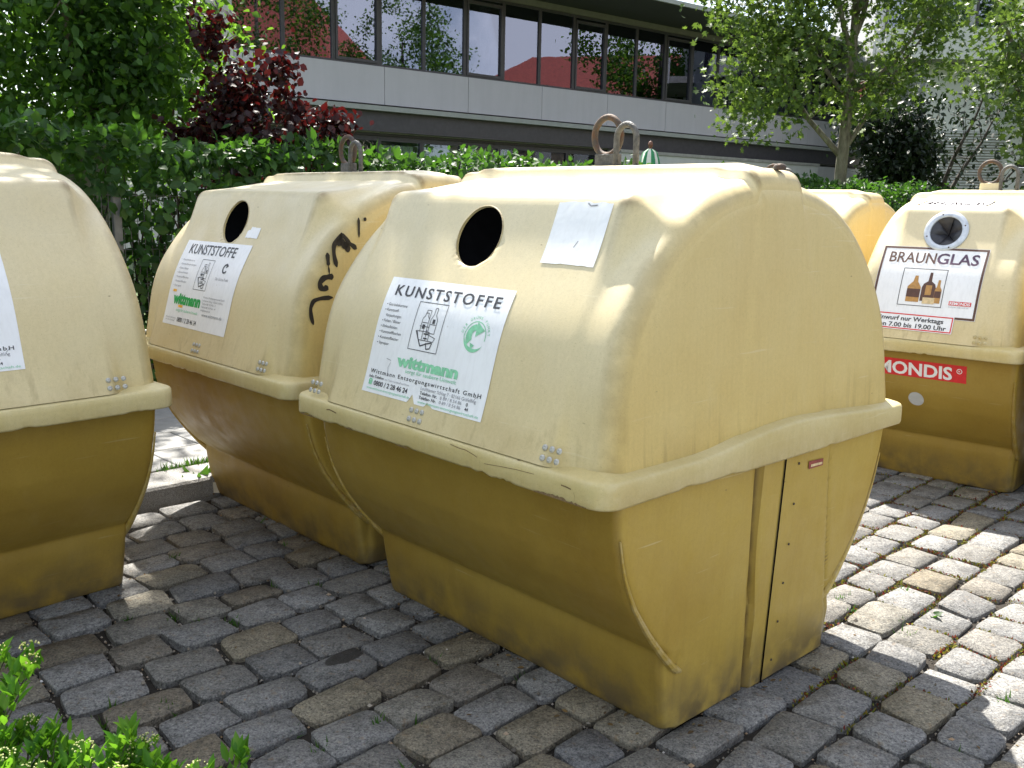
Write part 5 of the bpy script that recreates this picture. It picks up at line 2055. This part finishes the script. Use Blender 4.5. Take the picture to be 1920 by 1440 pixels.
# ------------------------------------------------------------------ houses across the street that the windows mirror
def house(label, loc, rz, W, D, E_, Rg):
    h = thing('house', label, 'house', loc, R(rz))
    MB().box((-W / 2, -D / 2, 0), (W / 2, D / 2, E_)).build('wall', M['housewall'], h)
    o = .5
    mb = MB()
    mb.add([(-W / 2 - o, -D / 2 - o, E_ - .2), (W / 2 + o, -D / 2 - o, E_ - .2), (W / 2 + o, D / 2 + o, E_ - .2), (-W / 2 - o, D / 2 + o, E_ - .2), (-W / 2 + D * .32, 0, Rg), (W / 2 - D * .32, 0, Rg)],
           [(0, 1, 5, 4), (2, 3, 4, 5), (1, 2, 5), (3, 0, 4), (3, 2, 1, 0)])
    rf = mb.build('roof', M['rooftile'], h)
    MB().box((W * .1, -.4, Rg - 1.2), (W * .1 + .7, .4, Rg + .8)).build('chimney', M['housewall'], rf)
    # gabled dormers
    for sx in (-.25, .2):
        MB().add([(W * sx - .9, -D / 2 + .3, E_), (W * sx + .9, -D / 2 + .3, E_), (W * sx, -D / 2 + .3, E_ + 1.7), (W * sx - .9, 0, E_), (W * sx + .9, 0, E_), (W * sx, 0, E_ + 1.7)], [(0, 1, 2), (1, 4, 5, 2), (3, 0, 2, 5)]).build('dormer', M['rooftile'], rf)
    nW = int(W / 2.6)
    for s in (-1, 1):
        for k in range(nW):
            for fl in range(int(E_ / 3)):
                x = -W / 2 + (k + .5) * W / nW
                y = s * (D / 2 + .02)
                z = 1.0 + 2.9 * fl
                MB().box((x - .55, min(y, y + s * .05), z), (x + .55, max(y, y + s * .05), z + 1.4)).build('window', M['paper'], h)
    return h


house('tall red-roofed house mirrored in the left office windows', (30, -1.5, 0), 90, 24, 12, 8.0, 13.6)
house('long lower red-roofed house mirrored in the middle office windows', (46, 33, 0), 90, 40, 13, 8.6, 12.3)
rr = np.random.default_rng(91)
for k, (x, y, s, lb) in enumerate([(18.5, 9.0, 1.75, 'tall dark tree mirrored in the left office windows'), (17.5, 28.5, 1.7, 'tall green tree mirrored in the right office windows'), (24, 14.5, 1.5, 'dark tree mirrored in front of the tall red roof in the office windows')]):
    tree('street_tree', lb, 'tree', (x, y, 0), [(0, 0, 0), (0, 0, 3 * s), (0, 0, 6.5 * s)], [.25, .2, .05],
         [((0, 0, 2.5 * s), (.8, .2, .8), 2.4, .09), ((0, 0, 2.5 * s), (-.8, .2, .8), 2.4, .09), ((0, 0, 3.2 * s), (0, .9, .8), 2.2, .08), ((0, 0, 3.2 * s), (0, -.9, .8), 2.2, .08)],
         None, M['tree_dark'], M['dark_bark'], LEAF_V * np.array((1.4, 1, 1)), LEAF_F, 0, per=85, spread=(.36, .36, .32), size=.17, seed=92 + k, extra_tips=cloud_tips(rr, 130, (0, 0, 5.0 * s), (2.3 * s, 2.3 * s, 3.0 * s), .4), sub=1)

# unseen trees added behind the viewer; their dark mass keeps sky light off the bins' lower fronts
src = [o for o in bpy.data.objects if o.name == 'broadleaf_tree'][0]
kids = [o for o in bpy.data.objects if o.parent == src and not o.name.startswith('leaf')]
for lb, x, y, rz, sc_ in [('leafy tree across the street, opposite the big front bin', -5.6, -4.4, 40, .85), ('leafy tree across the street, opposite the graffiti bin', -8.2, -1.6, 150, .9), ('leafy tree across the street, farthest from the bins', -9.0, -5.5, 260, 1.0)]:
    t = src.copy()
    COL.objects.link(t)
    t.location = (x, y, 0)
    t.rotation_euler = (0, 0, R(rz))
    t.scale = (sc_, sc_, sc_)
    t['label'] = lb
    t['group'] = 'unseen trees added behind the viewer to block sky light'
    for o in kids:
        c = o.copy()
        COL.objects.link(c)
        c.parent = t
# dead leaves and crumbs gathered against the bins' feet and in the joints
rr = np.random.default_rng(101)
pp, dv, nv, sv = [], [], [], []
for (lx, ly), yw, hx, hy in binrects[:4]:
    for _ in range(90):
        if rr.random() < .6:
            u, w = rr.uniform(-hx, hx) , -hy - abs(rr.normal(.03, .05)) - .01
        else:
            u, w = hx + abs(rr.normal(.03, .05)) + .02, rr.uniform(-hy, hy)
        pp.append((lx + u * math.cos(yw) - w * math.sin(yw), ly + u * math.sin(yw) + w * math.cos(yw), .006))
        q = rr.normal(size=3)
        dv.append((q[0], q[1], .12 * q[2]))
        nv.append((.25 * rr.normal(), .25 * rr.normal(), 1.0))
        sv.append(rr.uniform(.008, .026))
for _ in range(120):
    x, y = rr.uniform(-1.3, 2.2), rr.uniform(2.25, 4.2)
    if not under_bin(x, y, .02):
        pp.append((x, y, .004))
        q = rr.normal(size=3)
        dv.append((q[0], q[1], .1 * q[2]))
        nv.append((.2 * rr.normal(), .2 * rr.normal(), 1.0))
        sv.append(rr.uniform(.006, .018))
M['dead'] = leaf_mat('dead_leaf', [(0.10, 0.06, 0.025), (0.16, 0.10, 0.04), (0.07, 0.04, 0.02), (0.22, 0.16, 0.07)], (0.25, 0.15, 0.05), 0.1, 0.8)
link('leaf_litter', leaf_mesh('leaf_litter', LEAF_V, LEAF_F, np.array(pp), np.array(dv), np.array(nv), np.array(sv), M['dead']), None, kind='stuff', label='small dead leaves and crumbs lying on the cobbles and against the bins')
